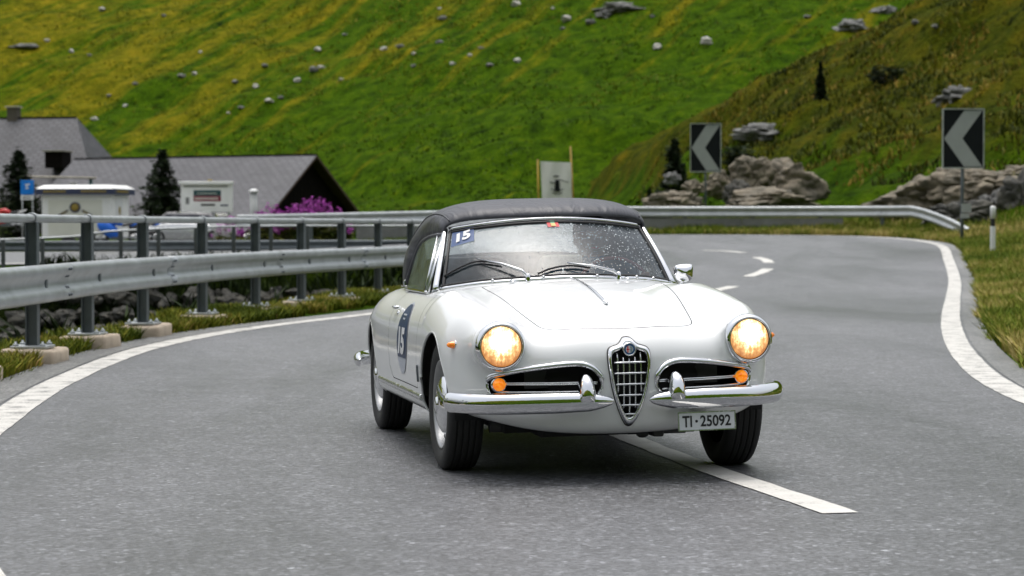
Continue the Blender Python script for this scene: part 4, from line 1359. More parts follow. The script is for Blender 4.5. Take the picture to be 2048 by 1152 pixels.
bs = thing('blue_sign', 'small blue sign with white symbol and white plate beneath, before the spruce', 'sign', (-20.3, 99, 0), R(-4))
g0 = gz(-20.3, 99)
MB().box((0, 0, 2.70), (0.56, 0.03, 0.60), None, 0.008).build('board', 'blue_sign', bs)
MB().box((0, 0, 2.27), (0.56, 0.03, 0.19), None, 0.008).build('lower_plate', 'white_plastic', bs)
sy = MB()
sy.prism([(-0.13, 2.83), (0.13, 2.86), (0.11, 2.80), (0.02, 2.79), (0.02, 2.75), (-0.05, 2.74), (-0.05, 2.79)], -0.022, -0.017, 'xz')
sy.prism([(-0.08, 2.64), (0.08, 2.64), (0.06, 2.70), (-0.06, 2.70)], -0.022, -0.017, 'xz')
sy.build('symbol', 'white_plastic', bs)
ar = MB(); ar.box((0, -0.018, 2.27), (0.28, 0.006, 0.035)); ar.prism([(-0.2, 2.27), (-0.12, 2.31), (-0.12, 2.23)], -0.022, -0.016, 'xz'); ar.build('arrow', 'black', bs)
for x in (-0.22, 0.22):
    MB().tube([(x, 0.04, g0 - 0.2), (x, 0.04, 2.98)], 0.025, 8).build('post', 'galv_far', bs)

def far_car(label, loc, rz, paint, L=3.9, W=1.7, H=1.45):
    t = thing('parked_car', label, 'car', loc, rz)
    def loft(secs, name, mat, parent=t):
        mb = MB(); mb.grid(np.array(secs)); return mb.build(name, mat, parent)
    # lower body from cross-sections along the length
    st = [(-0.5, .42, .62, .70), (-0.49, .30, .78, .80), (-0.42, .22, .86, .90), (-0.2, .18, .88, .97), (0.05, .18, .88, .98), (0.22, .20, .87, .94), (0.38, .22, .84, .84), (0.47, .28, .76, .70), (0.5, .40, .58, .60)]
    secs = []
    for fx, zb_, fw, zt in st:
        w = W / 2 * fw
        secs.append([(fx * L, -w * .9, zb_), (fx * L, -w, zb_ + .12), (fx * L, -w * 1.0, (zb_ + zt) / 2), (fx * L, -w * .94, zt - .06), (fx * L, -w * .82, zt), (fx * L, 0, zt + .03), (fx * L, w * .82, zt), (fx * L, w * .94, zt - .06), (fx * L, w, (zb_ + zt) / 2), (fx * L, w, zb_ + .12), (fx * L, w * .9, zb_), (fx * L, -w * .9, zb_)])
    loft(secs, 'body', paint)
    cab = [(-0.47, .80, .86), (-0.36, .74, H - .05), (-0.18, .72, H), (0.05, .72, H - .02), (0.22, .82, .95)]
    secs = [[(fx * L, -W / 2 * .88 * f2, .88), (fx * L, -W / 2 * (f2 - .04), (zt + .88) / 2), (fx * L, -W / 2 * (f2 - .08), zt - .04), (fx * L, 0, zt + .02), (fx * L, W / 2 * (f2 - .08), zt - .04), (fx * L, W / 2 * (f2 - .04), (zt + .88) / 2), (fx * L, W / 2 * .88 * f2, .88)] for fx, f2, zt in cab]
    loft(secs, 'window_band', 'dark_car')
    rf = [(fx * L, f2, zt + 0.012) for fx, f2, zt in cab[1:4]]
    loft([[(x, -W / 2 * (f2 - .10), z - .035), (x, 0, z + .022), (x, W / 2 * (f2 - .10), z - .035)] for x, f2, z in rf], 'roof_panel', paint)
    for s in (-1, 1):
        for fx in (-0.32, 0.32):
            mb = MB(); mb.lathe([(0.17, -.09), (0.29, -.10), (0.31, -.05), (0.31, .05), (0.29, .10), (0.17, .09)], 20, (fx * L, s * W / 2 * .86, .31), 'y')
            w = mb.build('wheel', 'rubber', t)
            mb = MB(); mb.lathe([(0.0, -.085 * -s * -1), (0.17, s * .088), (0.17, -s * .08)], 20, (fx * L, s * W / 2 * .86, .31), 'y'); mb.build('rim', 'steel_bright', w)
        hl = MB(); hl.ellipsoid((0.465 * L, s * W * .30, .66), (.07, .15, .07), 12, 8); hl.build('headlight', 'white_plastic', t)
    return t
def gp(x, Y, dz=0.0):
    X = (x - 1024) / 4725 * Y
    return (X, Y, gz(X, Y) + dz)
far_car('silver hatchback parked behind the guardrail, its front wheel showing', gp(367, 104), R(172), 'silver_car', 3.7)
far_car('dark estate car parked behind the silver hatchback', gp(345, 116), R(184), 'dark_car', 4.4, 1.78, 1.55)
far_car('white car parked behind the guardrail below the information board', gp(402, 118), R(178), 'white_car', 4.0, 1.7, 1.42)

def motorbike(label, loc, rz, paint, accent, s=1.0):
    t = thing('motorcycle', label, 'motorcycle', loc, rz)
    for x in (-0.70, 0.72):
        mb = MB(); mb.lathe([(0.22, -.05), (0.30, -.06), (0.325, 0), (0.30, .06), (0.22, .05)], 22, (x, 0, .325), 'y')
        w = mb.build('wheel', 'rubber', t)
        mb = MB()
        for k in range(6):
            a = k * math.pi / 3
            mb.tube([(x, 0, .325), (x + .23 * math.cos(a), 0, .325 + .23 * math.sin(a))], .014, 5)
        mb.lathe([(0.0, -.05), (.05, -.05), (.05, .05), (0, .05)], 10, (x, 0, .325), 'y')
        mb.build('rim', 'galv_far', w)
    def shell(secs, name, mat):
        mb = MB(); mb.grid(np.array(secs)); return mb.build(name, mat, t)
    def ring(x, cz, hw, hh):
        return [(x, hw * math.cos(a), cz + hh * math.sin(a)) for a in np.linspace(0, 2 * math.pi, 13)]
    shell([ring(.86, .86, .01, .01), ring(.80, .86, .14, .16), ring(.55, .76, .22, .32), ring(.25, .62, .20, .34), ring(.02, .50, .15, .22), ring(-.05, .48, .02, .02)], 'fairing', paint)
    shell([ring(.42, .95, .01, .01), ring(.30, .96, .13, .10), ring(.05, .96, .16, .12), ring(-.15, .90, .10, .08), ring(-.18, .88, .01, .01)], 'fuel_tank', paint)
    shell([ring(-.10, .84, .01, .01), ring(-.20, .85, .12, .06), ring(-.55, .92, .12, .06), ring(-.75, .98, .02, .02)], 'seat', 'black')
    shell([ring(-.45, .84, .02, .02), ring(-.60, .88, .10, .07), ring(-.95, 1.0, .04, .03)], 'tail', accent)
    mb = MB(); mb.box((0.05, 0, .42), (.45, .26, .32), None, .03); mb.build('engine', 'galv_dark', t)
    mb = MB()
    mb.tube([(.72, .10, .325), (.50, .10, .95)], .025, 8); mb.tube([(.72, -.10, .325), (.50, -.10, .95)], .025, 8); mb.build('fork', 'steel_bright', t)
    mb = MB(); mb.tube([(-.70, .08, .325), (-.05, .08, .42)], .028, 6); mb.tube([(-.70, -.08, .325), (-.05, -.08, .42)], .028, 6); mb.build('swingarm', 'galv_far', t)
    mb = MB(); mb.tube([(.42, -.34, 1.02), (.50, 0, 1.0), (.42, .34, 1.02)], .018, 6); mb.build('handlebar', 'black', t)
    mb = MB(); mb.tube([(.0, -.16, .28), (-.4, -.18, .36), (-.85, -.18, .5)], [.03, .05, .055], 8); mb.build('exhaust', 'steel_bright', t)
    mb = MB(); mb.add([(.62, -.14, 1.0), (.62, .14, 1.0), (.42, .11, 1.2), (.42, -.11, 1.2)], [(0, 1, 2, 3)]); mb.build('windscreen', 'galv_far', t)
    t.scale = (s, s, s)
    return t
motorbike('bright blue sports motorcycle parked before the white trailer', gp(237, 96, 0), R(186), 'blue', 'blue')
motorbike('dark motorcycle with blue tail parked right of the bright blue one', gp(283, 101, 0), R(200), 'black', 'blue')
motorbike('red and white motorcycle parked at the far left edge', gp(14, 108, 0.55), R(170), 'red', 'white_car')
motorbike('white and black motorcycle parked behind the guardrail under the information board', gp(462, 97, 0), R(185), 'white_car', 'red')

# gravel of the car park
mbp = MB()
xs = np.linspace(-34, -6, 30); ys = np.linspace(63, 125, 50)
PX, PY = np.meshgrid(xs, ys)
PZ = terrain(PX, PY)[0] + 0.03
edge_ok = True
P = np.stack([PX - 0.12 * (PY - 63), PY, PZ], -1)
P[..., 2] = terrain(P[..., 0], P[..., 1])[0] + 0.03
mbp.grid(P); cp = mbp.build('car_park', 'asphalt_edge'); tag(cp, 'grey gravel car park behind the far road', None, None, 'structure')
# ------------------------------------------------------------------ the white roadster
def car_paint():
    m, nt, b = new_mat('white_car_lacquer')
    v = coords(nt)
    n = noise_tex(nt, 2.0, 4, 0.6, v)
    r = ramp(nt, n.outputs[0], [(0.3, (0.76, 0.775, 0.785)), (0.7, (0.80, 0.81, 0.82))])
    nt.links.new(r.outputs[0], b.inputs['Base Color'])
    b.inputs['Roughness'].default_value = 0.45
    b.inputs['Coat Weight'].default_value = 0.9
    b.inputs['Coat Roughness'].default_value = 0.03
    n2 = noise_tex(nt, 130, 2, 0.6, v)
    bp = N(nt, "ShaderNodeBump", Strength=0.035, Distance=0.004)
    nt.links.new(n2.outputs[0], bp.inputs['Height'])
    nt.links.new(bp.outputs[0], b.inputs['Coat Normal'])
    return m
M['lacquer'] = car_paint()
def chrome(name, rough, col=(0.78, 0.79, 0.81)):
    m, nt, b = new_mat(name)
    v = coords(nt)
    n = noise_tex(nt, 14, 5, 0.7, v)
    r = ramp(nt, n.outputs[0], [(0.3, rough * 0.7), (0.75, rough * 1.5)])
    nt.links.new(r.outputs[0], b.inputs['Roughness'])
    b.inputs['Base Color'].default_value = (*col, 1)
    b.inputs['Metallic'].default_value = 1.0
    n2 = noise_tex(nt, 90, 2, 0.5, v)
    bump(nt, b, n2.outputs[0], 0.04, 0.004)
    return m
M['chrome'] = chrome('chrome', 0.055)
M['satin'] = chrome('satin_chrome', 0.22, (0.66, 0.67, 0.69))
M['wheel_silver'] = simple('wheel_silver', (0.36, 0.365, 0.37), 0.35, 0.6, 0.1, 15)
def softtop_mat():
    m, nt, b = new_mat('soft_top_vinyl')
    v = coords(nt)
    n = noise_tex(nt, 6, 5, 0.6, v)
    r = ramp(nt, n.outputs[0], [(0.3, (0.036, 0.037, 0.046)), (0.7, (0.060, 0.062, 0.075))])
    nt.links.new(r.outputs[0], b.inputs['Base Color'])
    rr = ramp(nt, n.outputs[0], [(0.3, 0.38), (0.7, 0.52)]); nt.links.new(rr.outputs[0], b.inputs['Roughness'])
    wr = noise_tex(nt, 3.2, 3, 0.5, coords(nt, 'Object', (1.0, 2.6, 1.0)), 1.2)
    gr = noise_tex(nt, 220, 3, 0.6, v)
    mm = N(nt, "ShaderNodeMath", operation='MULTIPLY_ADD'); nt.links.new(gr.outputs[0], mm.inputs[0]); mm.inputs[1].default_value = 0.03; nt.links.new(wr.outputs[0], mm.inputs[2])
    bump(nt, b, mm.outputs[0], 0.35, 0.06)
    return m
M['softtop'] = softtop_mat()
M['gasket'] = simple('gasket', (0.01, 0.01, 0.011), 0.5, 0, 0.1, 10)
M['leather'] = simple('seat_leather', (0.055, 0.055, 0.06), 0.5, 0, 0.15, 10, 0.2, 60)
M['trim_dark'] = simple('dark_trim', (0.02, 0.02, 0.022), 0.6, 0, 0.2, 10)
M['wheel_rim_red'] = simple('steering_rim', (0.16, 0.012, 0.018), 0.3, 0, 0.15, 20, coat=0.5)
M['plate_white'] = simple('plate_white', (0.62, 0.64, 0.67), 0.35, 0, 0.05, 6)
M['plate_black'] = simple('plate_black', (0.012, 0.012, 0.015), 0.4, 0, 0.1, 6)
M['sticker_blue'] = simple('sticker_blue', (0.028, 0.07, 0.20), 0.35, 0, 0.08, 6)
M['sticker_navy'] = simple('sticker_navy', (0.012, 0.036, 0.105), 0.35, 0, 0.08, 6)
M['sticker_white'] = simple('sticker_white', (0.72, 0.73, 0.75), 0.35, 0, 0.04, 6)
M['sticker_pale'] = simple('sticker_pale', (0.42, 0.45, 0.52), 0.35, 0, 0.06, 6)
M['vignette_red'] = simple('vignette_red', (0.55, 0.012, 0.02), 0.4, 0, 0.08, 6)
M['vignette_gold'] = simple('vignette_gold', (0.55, 0.42, 0.12), 0.4, 0, 0.08, 6)
M['vignette_green'] = simple('vignette_green', (0.03, 0.25, 0.12), 0.4, 0, 0.08, 6)
M['badge_blue'] = simple('badge_blue', (0.03, 0.10, 0.24), 0.2, 0, 0.08, 6)
M['badge_green'] = simple('badge_green', (0.03, 0.18, 0.12), 0.3, 0, 0.08, 6)
M['skin'] = simple('skin', (0.42, 0.25, 0.18), 0.5, 0, 0.08, 12)
M['jacket'] = simple('blue_jacket', (0.03, 0.11, 0.22), 0.8, 0, 0.25, 12, 0.4, 50)
M['hair'] = simple('hair', (0.02, 0.016, 0.013), 0.6, 0, 0.25, 40, 0.5, 120)

def amber(name, glow):
    m, nt, b = new_mat(name)
    v = coords(nt)
    n = noise_tex(nt, 60, 3, 0.6, v)
    r = ramp(nt, n.outputs[0], [(0.3, (0.85, 0.16, 0.0)), (0.7, (1.0, 0.34, 0.02))])
    nt.links.new(r.outputs[0], b.inputs['Base Color'])
    nt.links.new(r.outputs[0], b.inputs['Emission Color'])
    b.inputs['Emission Strength'].default_value = glow
    b.inputs['Roughness'].default_value = 0.12
    b.inputs['Coat Weight'].default_value = 1.0
    return m
M['amber'] = amber('amber_lens', 0.12)
M['amber_lit'] = amber('amber_lens_lit', 0.55)
def lamp_lens():
    """fluted lens of a burning headlamp: hot centre seen through prisms"""
    m, nt, b = new_mat('headlamp_lens')
    v = coords(nt)
    fl = coords(nt, 'Object', (1.0, 90.0, 26.0))
    n0 = noise_tex(nt, 1.0, 4, 0.6, fl)
    n1 = noise_tex(nt, 30, 5, 0.7, v)
    sep = nt.nodes.new("ShaderNodeSeparateXYZ"); nt.links.new(v, sep.inputs[0])
    ln = N(nt, "ShaderNodeVectorMath", operation='LENGTH'); 
    cmb = nt.nodes.new("ShaderNodeCombineXYZ")
    zz = N(nt, "ShaderNodeMath", operation='SUBTRACT'); nt.links.new(sep.outputs[2], zz.inputs[0]); zz.inputs[1].default_value = 0.022
    nt.links.new(sep.outputs[1], cmb.inputs[1]); nt.links.new(zz.outputs[0], cmb.inputs[2])
    nt.links.new(cmb.outputs[0], ln.inputs[0])
    mr = N(nt, "ShaderNodeMapRange"); mr.inputs[1].default_value = 0.0; mr.inputs[2].default_value = 0.11; mr.inputs[3].default_value = 0.95; mr.inputs[4].default_value = -0.25
    nt.links.new(ln.outputs['Value'], mr.inputs[0])
    a1 = N(nt, "ShaderNodeMath", operation='MULTIPLY_ADD'); nt.links.new(n1.outputs[0], a1.inputs[0]); a1.inputs[1].default_value = 1.3; nt.links.new(mr.outputs[0], a1.inputs[2])
    a2 = N(nt, "ShaderNodeMath", operation='MULTIPLY_ADD'); nt.links.new(n0.outputs[0], a2.inputs[0]); a2.inputs[1].default_value = 0.8; nt.links.new(a1.outputs[0], a2.inputs[2])
    sc_ = N(nt, "ShaderNodeMath", operation='MULTIPLY'); nt.links.new(a2.outputs[0], sc_.inputs[0]); sc_.inputs[1].default_value = 0.5
    col = ramp(nt, sc_.outputs[0], [(0.42, (0.80, 0.26, 0.05)), (0.58, (1.0, 0.50, 0.15)), (0.72, (1.0, 0.78, 0.45)), (0.86, (1.0, 0.95, 0.85))])
    st = ramp(nt, sc_.outputs[0], [(0.40, 0.11), (0.58, 0.18), (0.76, 0.48), (0.92, 1.0)])
    k = N(nt, "ShaderNodeMath", operation='MULTIPLY'); nt.links.new(st.outputs[0], k.inputs[0]); k.inputs[1].default_value = 3.8
    nt.links.new(col.outputs[0], b.inputs['Emission Color'])
    nt.links.new(k.outputs[0], b.inputs['Emission Strength'])
    b.inputs['Base Color'].default_value = (0.35, 0.28, 0.2, 1)
    b.inputs['Roughness'].default_value = 0.15
    bump(nt, b, n0.outputs[0], 0.3, 0.004)
    return m
M['lamp'] = lamp_lens()
def pane(name, tint=(0.86, 0.92, 0.92), haze=0.10, haze_col=(0.6, 0.66, 0.70), bstr=0.10):
    """rain-wet window glass: clear pane, mirror sheen and an uneven painted water-and-reflection film"""
    m = bpy.data.materials.new(name); m.use_nodes = True
    nt = m.node_tree; nt.nodes.clear()
    out = nt.nodes.new("ShaderNodeOutputMaterial")
    v = coords(nt)
    tr = nt.nodes.new("ShaderNodeBsdfTransparent"); tr.inputs[0].default_value = (*tint, 1)
    gl = nt.nodes.new("ShaderNodeBsdfGlossy"); gl.inputs['Roughness'].default_value = 0.03
    df = nt.nodes.new("ShaderNodeBsdfDiffuse"); df.inputs[0].default_value = (*haze_col, 1)  # diffuse layer: rain water plus reflected sky painted in as colour
    n = noise_tex(nt, 26, 5, 0.65, v, 0.5)
    n2 = noise_tex(nt, 5, 4, 0.6, v, 0.8)
    bp = N(nt, "ShaderNodeBump", Strength=bstr, Distance=0.02); nt.links.new(n.outputs[0], bp.inputs['Height'])
    nt.links.new(bp.outputs[0], gl.inputs['Normal'])
    fr = N(nt, "ShaderNodeFresnel", IOR=1.5); nt.links.new(bp.outputs[0], fr.inputs['Normal'])
    k = N(nt, "ShaderNodeMath", operation='MULTIPLY_ADD'); nt.links.new(fr.outputs[0], k.inputs[0]); k.inputs[1].default_value = 1.05; k.inputs[2].default_value = 0.01; k.use_clamp = True
    fm = ramp(nt, n2.outputs[0], [(0.3, haze * 0.35), (0.7, haze * 1.6)])
    m1 = nt.nodes.new("ShaderNodeMixShader"); nt.links.new(fm.outputs[0], m1.inputs[0]); nt.links.new(tr.outputs[0], m1.inputs[1]); nt.links.new(df.outputs[0], m1.inputs[2])
    m2 = nt.nodes.new("ShaderNodeMixShader"); nt.links.new(k.outputs[0], m2.inputs[0]); nt.links.new(m1.outputs[0], m2.inputs[1]); nt.links.new(gl.outputs[0], m2.inputs[2])
    nt.links.new(m2.outputs[0], out.inputs[0])
    return m
M['glass'] = pane('windscreen_glass', haze=0.055, haze_col=(0.42, 0.55, 0.66))
M['side_glass'] = pane('side_glass', (0.38, 0.47, 0.45), 0.30, (0.30, 0.38, 0.36), 0.2)
def plastic_window():
    m = bpy.data.materials.new('rear_window_plastic'); m.use_nodes = True
    nt = m.node_tree; nt.nodes.clear()
    out = nt.nodes.new("ShaderNodeOutputMaterial")
    tl = nt.nodes.new("ShaderNodeBsdfTranslucent"); tr = nt.nodes.new("ShaderNodeBsdfTransparent")
    n = noise_tex(nt, 30, 5, 0.7, coords(nt))
    r = ramp(nt, n.outputs[0], [(0.3, (0.14, 0.15, 0.158)), (0.7, (0.27, 0.285, 0.30))])
    nt.links.new(r.outputs[0], tl.inputs[0])
    tr.inputs[0].default_value = (0.85, 0.88, 0.9, 1)
    mx = nt.nodes.new("ShaderNodeMixShader"); mx.inputs[0].default_value = 0.25
    nt.links.new(tl.outputs[0], mx.inputs[1]); nt.links.new(tr.outputs[0], mx.inputs[2]); nt.links.new(mx.outputs[0], out.inputs[0])
    return m
M['rear_plastic'] = plastic_window()
def drop_mat():
    m, nt, b = new_mat('raindrop')
    b.inputs['Base Color'].default_value = (0.8, 0.86, 0.9, 1)
    b.inputs['Roughness'].default_value = 0.02
    b.inputs['Transmission Weight'].default_value = 0.25
    b.inputs['IOR'].default_value = 1.33
    n = noise_tex(nt, 20, 2, 0.5, coords(nt)); r = ramp(nt, n.outputs[0], [(0.3, 0.01), (0.7, 0.05)]); nt.links.new(r.outputs[0], b.inputs['Roughness'])
    return m
M['raindrop'] = drop_mat()

CAR_X, CAR_Y, CAR_TH, ROLL = 0.383, 11.04, R(11.2), 0.021
car = thing('roadster', 'white vintage two-seat convertible with black soft top driving towards the camera', 'car', (CAR_X, CAR_Y, 0), CAR_TH - R(90))

# ---- natural cubic splines as lookup tables
def nspline(xp, fp, xs):
    xp = np.asarray(xp, float); fp = np.asarray(fp, float); n = len(xp)
    h = np.diff(xp)
    A = np.zeros((n, n)); B = np.zeros(n); A[0, 0] = A[-1, -1] = 1
    for i in range(1, n - 1):
        A[i, i - 1] = h[i - 1]; A[i, i] = 2 * (h[i - 1] + h[i]); A[i, i + 1] = h[i]
        B[i] = 6 * ((fp[i + 1] - fp[i]) / h[i] - (fp[i] - fp[i - 1]) / h[i - 1])
    m2 = np.linalg.solve(A, B)
    i = np.clip(np.searchsorted(xp, xs) - 1, 0, n - 2)
    d = xs - xp[i]
    return fp[i] + d * ((fp[i + 1] - fp[i]) / h[i] - h[i] * (2 * m2[i] + m2[i + 1]) / 6) + d * d * m2[i] / 2 + d ** 3 * (m2[i + 1] - m2[i]) / (6 * h[i])
class Tab:
    def __init__(s, xp, fp):
        s.x = np.linspace(xp[0], xp[-1], 3000); s.f = nspline(xp, fp, s.x)
    def __call__(s, x):
        return np.interp(x, s.x, s.f)
AA = [-3.2, -2.95, -2.7, -2.4, -2.0, -1.6, -1.2, -0.8, -0.42, -0.2, 0.0, 0.3, 0.5, 0.62, 0.74, 0.95]
tC = Tab(AA, [0.50, 0.60, 0.69, 0.77, 0.825, 0.85, 0.86, 0.87, 0.868, 0.853, 0.828, 0.770, 0.716, 0.676, 0.628, 0.53])
tV = Tab(AA, [0.48, 0.58, 0.675, 0.755, 0.805, 0.825, 0.838, 0.845, 0.840, 0.818, 0.788, 0.725, 0.682, 0.652, 0.615, 0.53])
tK = Tab(AA, [0.44, 0.54, 0.645, 0.735, 0.795, 0.812, 0.818, 0.822, 0.825, 0.820, 0.808, 0.772, 0.735, 0.700, 0.640, 0.53])
KB = [0, 0.22, 0.42, 0.575, 0.69, 0.82, 1.05]
BX = np.linspace(-1.05, 1.05, 2101)
sym = [-x for x in KB[:0:-1]] + KB
def card(k):
    y = [1.0 if abs(abs(x) - KB[k]) < 1e-9 else 0.0 for x in sym]
    return nspline(sym, y, BX)
BASIS = [card(k) for k in range(len(KB))]
bC = BASIS[0] + BASIS[1]; bV = BASIS[2]; bK = BASIS[3] + BASIS[4] + BASIS[5] + BASIS[6]
bO = -0.010 * BASIS[1] - 0.016 * BASIS[4] - 0.075 * BASIS[5] - 0.25 * BASIS[6]
def topz(a, b):
    f = lambda B: np.interp(b, BX, B)
    return tC(a) * f(bC) + tV(a) * f(bV) + tK(a) * f(bK) + f(bO)
tW = Tab([-3.2, -3.0, -2.8, -2.4, -2.0, -1.6, -1.2, -0.8, -0.4, 0.0, 0.3, 0.45, 0.6, 0.8, 0.95], [0.50, 0.58, 0.655, 0.728, 0.756, 0.760, 0.760, 0.760, 0.764, 0.768, 0.757, 0.738, 0.695, 0.60, 0.5])
tTuck = Tab([0.05, 0.2, 0.3, 0.4, 0.5, 0.6, 0.7, 0.8, 0.9, 1.0], [0.12, 0.050, 0.018, 0.004, 0.0, 0.005, 0.024, 0.060, 0.115, 0.19])
tPlan = Tab([0, 0.2, 0.4, 0.52, 0.62, 0.70, 0.76, 0.85, 1.0], [0.0, 0.009, 0.056, 0.122, 0.198, 0.280, 0.365, 0.52, 0.8])
tProf = Tab([0.05, 0.18, 0.25, 0.32, 0.42, 0.52, 0.60, 0.68, 0.78, 0.95], [0.24, 0.085, 0.038, 0.012, 0.0, 0.0, 0.014, 0.042, 0.085, 0.18])
tRp = Tab([0.05, 0.2, 0.4, 0.55, 0.7, 0.85, 1.0], [0.35, 0.14, 0.03, 0.0, 0.04, 0.13, 0.3])
def smax(x, y, k):
    h = np.maximum(k - np.abs(x - y), 0) / k
    return np.maximum(x, y) + h * h * k * 0.25
def smin(x, y, k):
    return -smax(-x, -y, k)
def body_f(a, b, z):
    ab = np.abs(b)
    top = z - topz(a, b)
    rear = sstep(-a, 1.5, 2.0)
    side = ab - (tW(a) - tTuck(z) * (1 - 0.35 * rear * (z > 0.5)))
    front = a - (0.716 - tPlan(ab) - tProf(z) + 0.010 * np.exp(-(ab / 0.14) ** 2))
    back_ = -2.97 + 0.30 * (ab / 0.75) ** 3 + tRp(z) - a
    bot = (0.205 + 0.105 * np.minimum(ab / 0.69, 1.1) ** 2.6 * sstep(a, 0.05, 0.35) + 0.035 * sstep(-a, 0.0, 0.4)) - z
    m = smax(top, side, 0.15)
    m = smax(m, front * 0.93, 0.10)
    m = smax(m, back_ * 0.9, 0.18)
    m = smax(m, bot, 0.06)
    # headlamp nacelles
    t = np.clip((0.52 - a) / 0.75, 0, 1)
    cy = 0.563 + 0.02 * t; cz = 0.607 + 0.085 * t
    q = np.sqrt((ab - cy) ** 2 + (z - cz) ** 2 + np.maximum(a - 0.565, 0) ** 2 + np.maximum(-0.25 - a, 0) ** 2) - (0.109 + 0.012 * t)
    q = np.maximum(q, a - 0.604)
    return smin(m, q, 0.07)
def root(fun, lo, hi, n=46):
    """vectorised bisection, f(lo) < 0 < f(hi)"""
    lo = np.array(lo, float); hi = np.array(hi, float)
    for _ in range(n):
        mid = (lo + hi) / 2
        neg = fun(mid) < 0
        lo = np.where(neg, mid, lo); hi = np.where(neg, hi, mid)
    return (lo + hi) / 2
def surf_a(b, z):
    b = np.atleast_1d(np.asarray(b, float)); z = np.atleast_1d(np.asarray(z, float)) * np.ones_like(b)
    return root(lambda a: body_f(a, b, z), np.full(b.shape, -0.1), np.full(b.shape, 1.0))
def surf_b(a, z):
    a = np.atleast_1d(np.asarray(a, float)); z = np.atleast_1d(np.asarray(z, float)) * np.ones_like(a)
    return root(lambda b: body_f(a, b, z), np.full(a.shape, 0.2), np.full(a.shape, 1.0))
def surf_z(a, b):
    a = np.atleast_1d(np.asarray(a, float)); b = np.atleast_1d(np.asarray(b, float)) * np.ones_like(a)
    return root(lambda z: body_f(a, b, z), np.full(a.shape, 0.5), np.full(a.shape, 1.1))

def surface_nets(f, lo, hi, h):
    ax = [np.arange(lo[k], hi[k] + h, h) for k in range(3)]
    G = np.meshgrid(*ax, indexing='ij')
    val = f(*[g.ravel() for g in G]).reshape(G[0].shape)
    ins = val < 0
    nx, ny, nz = val.shape
    corners = [(i, j, k) for i in (0, 1) for j in (0, 1) for k in (0, 1)]
    sub = lambda A, c: A[c[0]:nx - 1 + c[0], c[1]:ny - 1 + c[1], c[2]:nz - 1 + c[2]]
    cnt = sum(sub(ins, c).astype(int) for c in corners)
    act = (cnt > 0) & (cnt < 8)
    ci = np.argwhere(act)
    vid = -np.ones(act.shape, int); vid[act] = np.arange(len(ci))
    cv = {c: val[ci[:, 0] + c[0], ci[:, 1] + c[1], ci[:, 2] + c[2]] for c in corners}
    pos = np.zeros((len(ci), 3)); num = np.zeros(len(ci))
    for c in corners:
        for k in range(3):
            if c[k] == 0:
                d = list(c); d[k] = 1; d = tuple(d)
                v0, v1 = cv[c], cv[d]
                mk = (v0 < 0) != (v1 < 0)
                t = np.where(mk, v0 / (v0 - v1 + 1e-30), 0)
                p = np.tile(np.array(c, float), (len(ci), 1)); p[:, k] = t
                pos += p * mk[:, None]; num += mk
    V = (ci + pos / num[:, None]) * h + np.array(lo)
    Fs = []
    for k in range(3):
        u, w = [(1, 2), (2, 0), (0, 1)][k]
        s0 = [slice(None)] * 3; s1 = [slice(None)] * 3
        s0[k] = slice(0, -1); s1[k] = slice(1, None)
        A, B = ins[tuple(s0)], ins[tuple(s1)]
        for flip, mk in ((False, A & ~B), (True, ~A & B)):
            e = np.argwhere(mk)
            ok = (e[:, u] > 0) & (e[:, w] > 0) & (e[:, u] < val.shape[u] - 1) & (e[:, w] < val.shape[w] - 1)
            e = e[ok]
            def cell(du, dw):
                q = e.copy(); q[:, u] -= du; q[:, w] -= dw
                return vid[q[:, 0], q[:, 1], q[:, 2]]
            quad = np.stack([cell(1, 1), cell(0, 1), cell(0, 0), cell(1, 0)], 1)
            Fs.append(quad[:, ::-1] if flip else quad)
    return V, np.concatenate(Fs)
def grad(f, V, e=0.003):
    g = np.zeros_like(V)
    for k in range(3):
        d = np.zeros(3); d[k] = e
        p, q = V + d, V - d
        g[:, k] = (f(p[:, 0], p[:, 1], p[:, 2]) - f(q[:, 0], q[:, 1], q[:, 2])) / (2 * e)
    return g
def project(f, V, h, it=5):
    for _ in range(it):
        g = grad(f, V); fv = f(V[:, 0], V[:, 1], V[:, 2])
        st = fv[:, None] * g / ((g * g).sum(1)[:, None] + 1e-9)
        ln = np.linalg.norm(st, axis=1)[:, None]
        V = V - st * np.minimum(1, 0.5 * h / (ln + 1e-12))
    g = grad(f, V, 0.006)
    return V, g / (np.linalg.norm(g, axis=1)[:, None] + 1e-12)
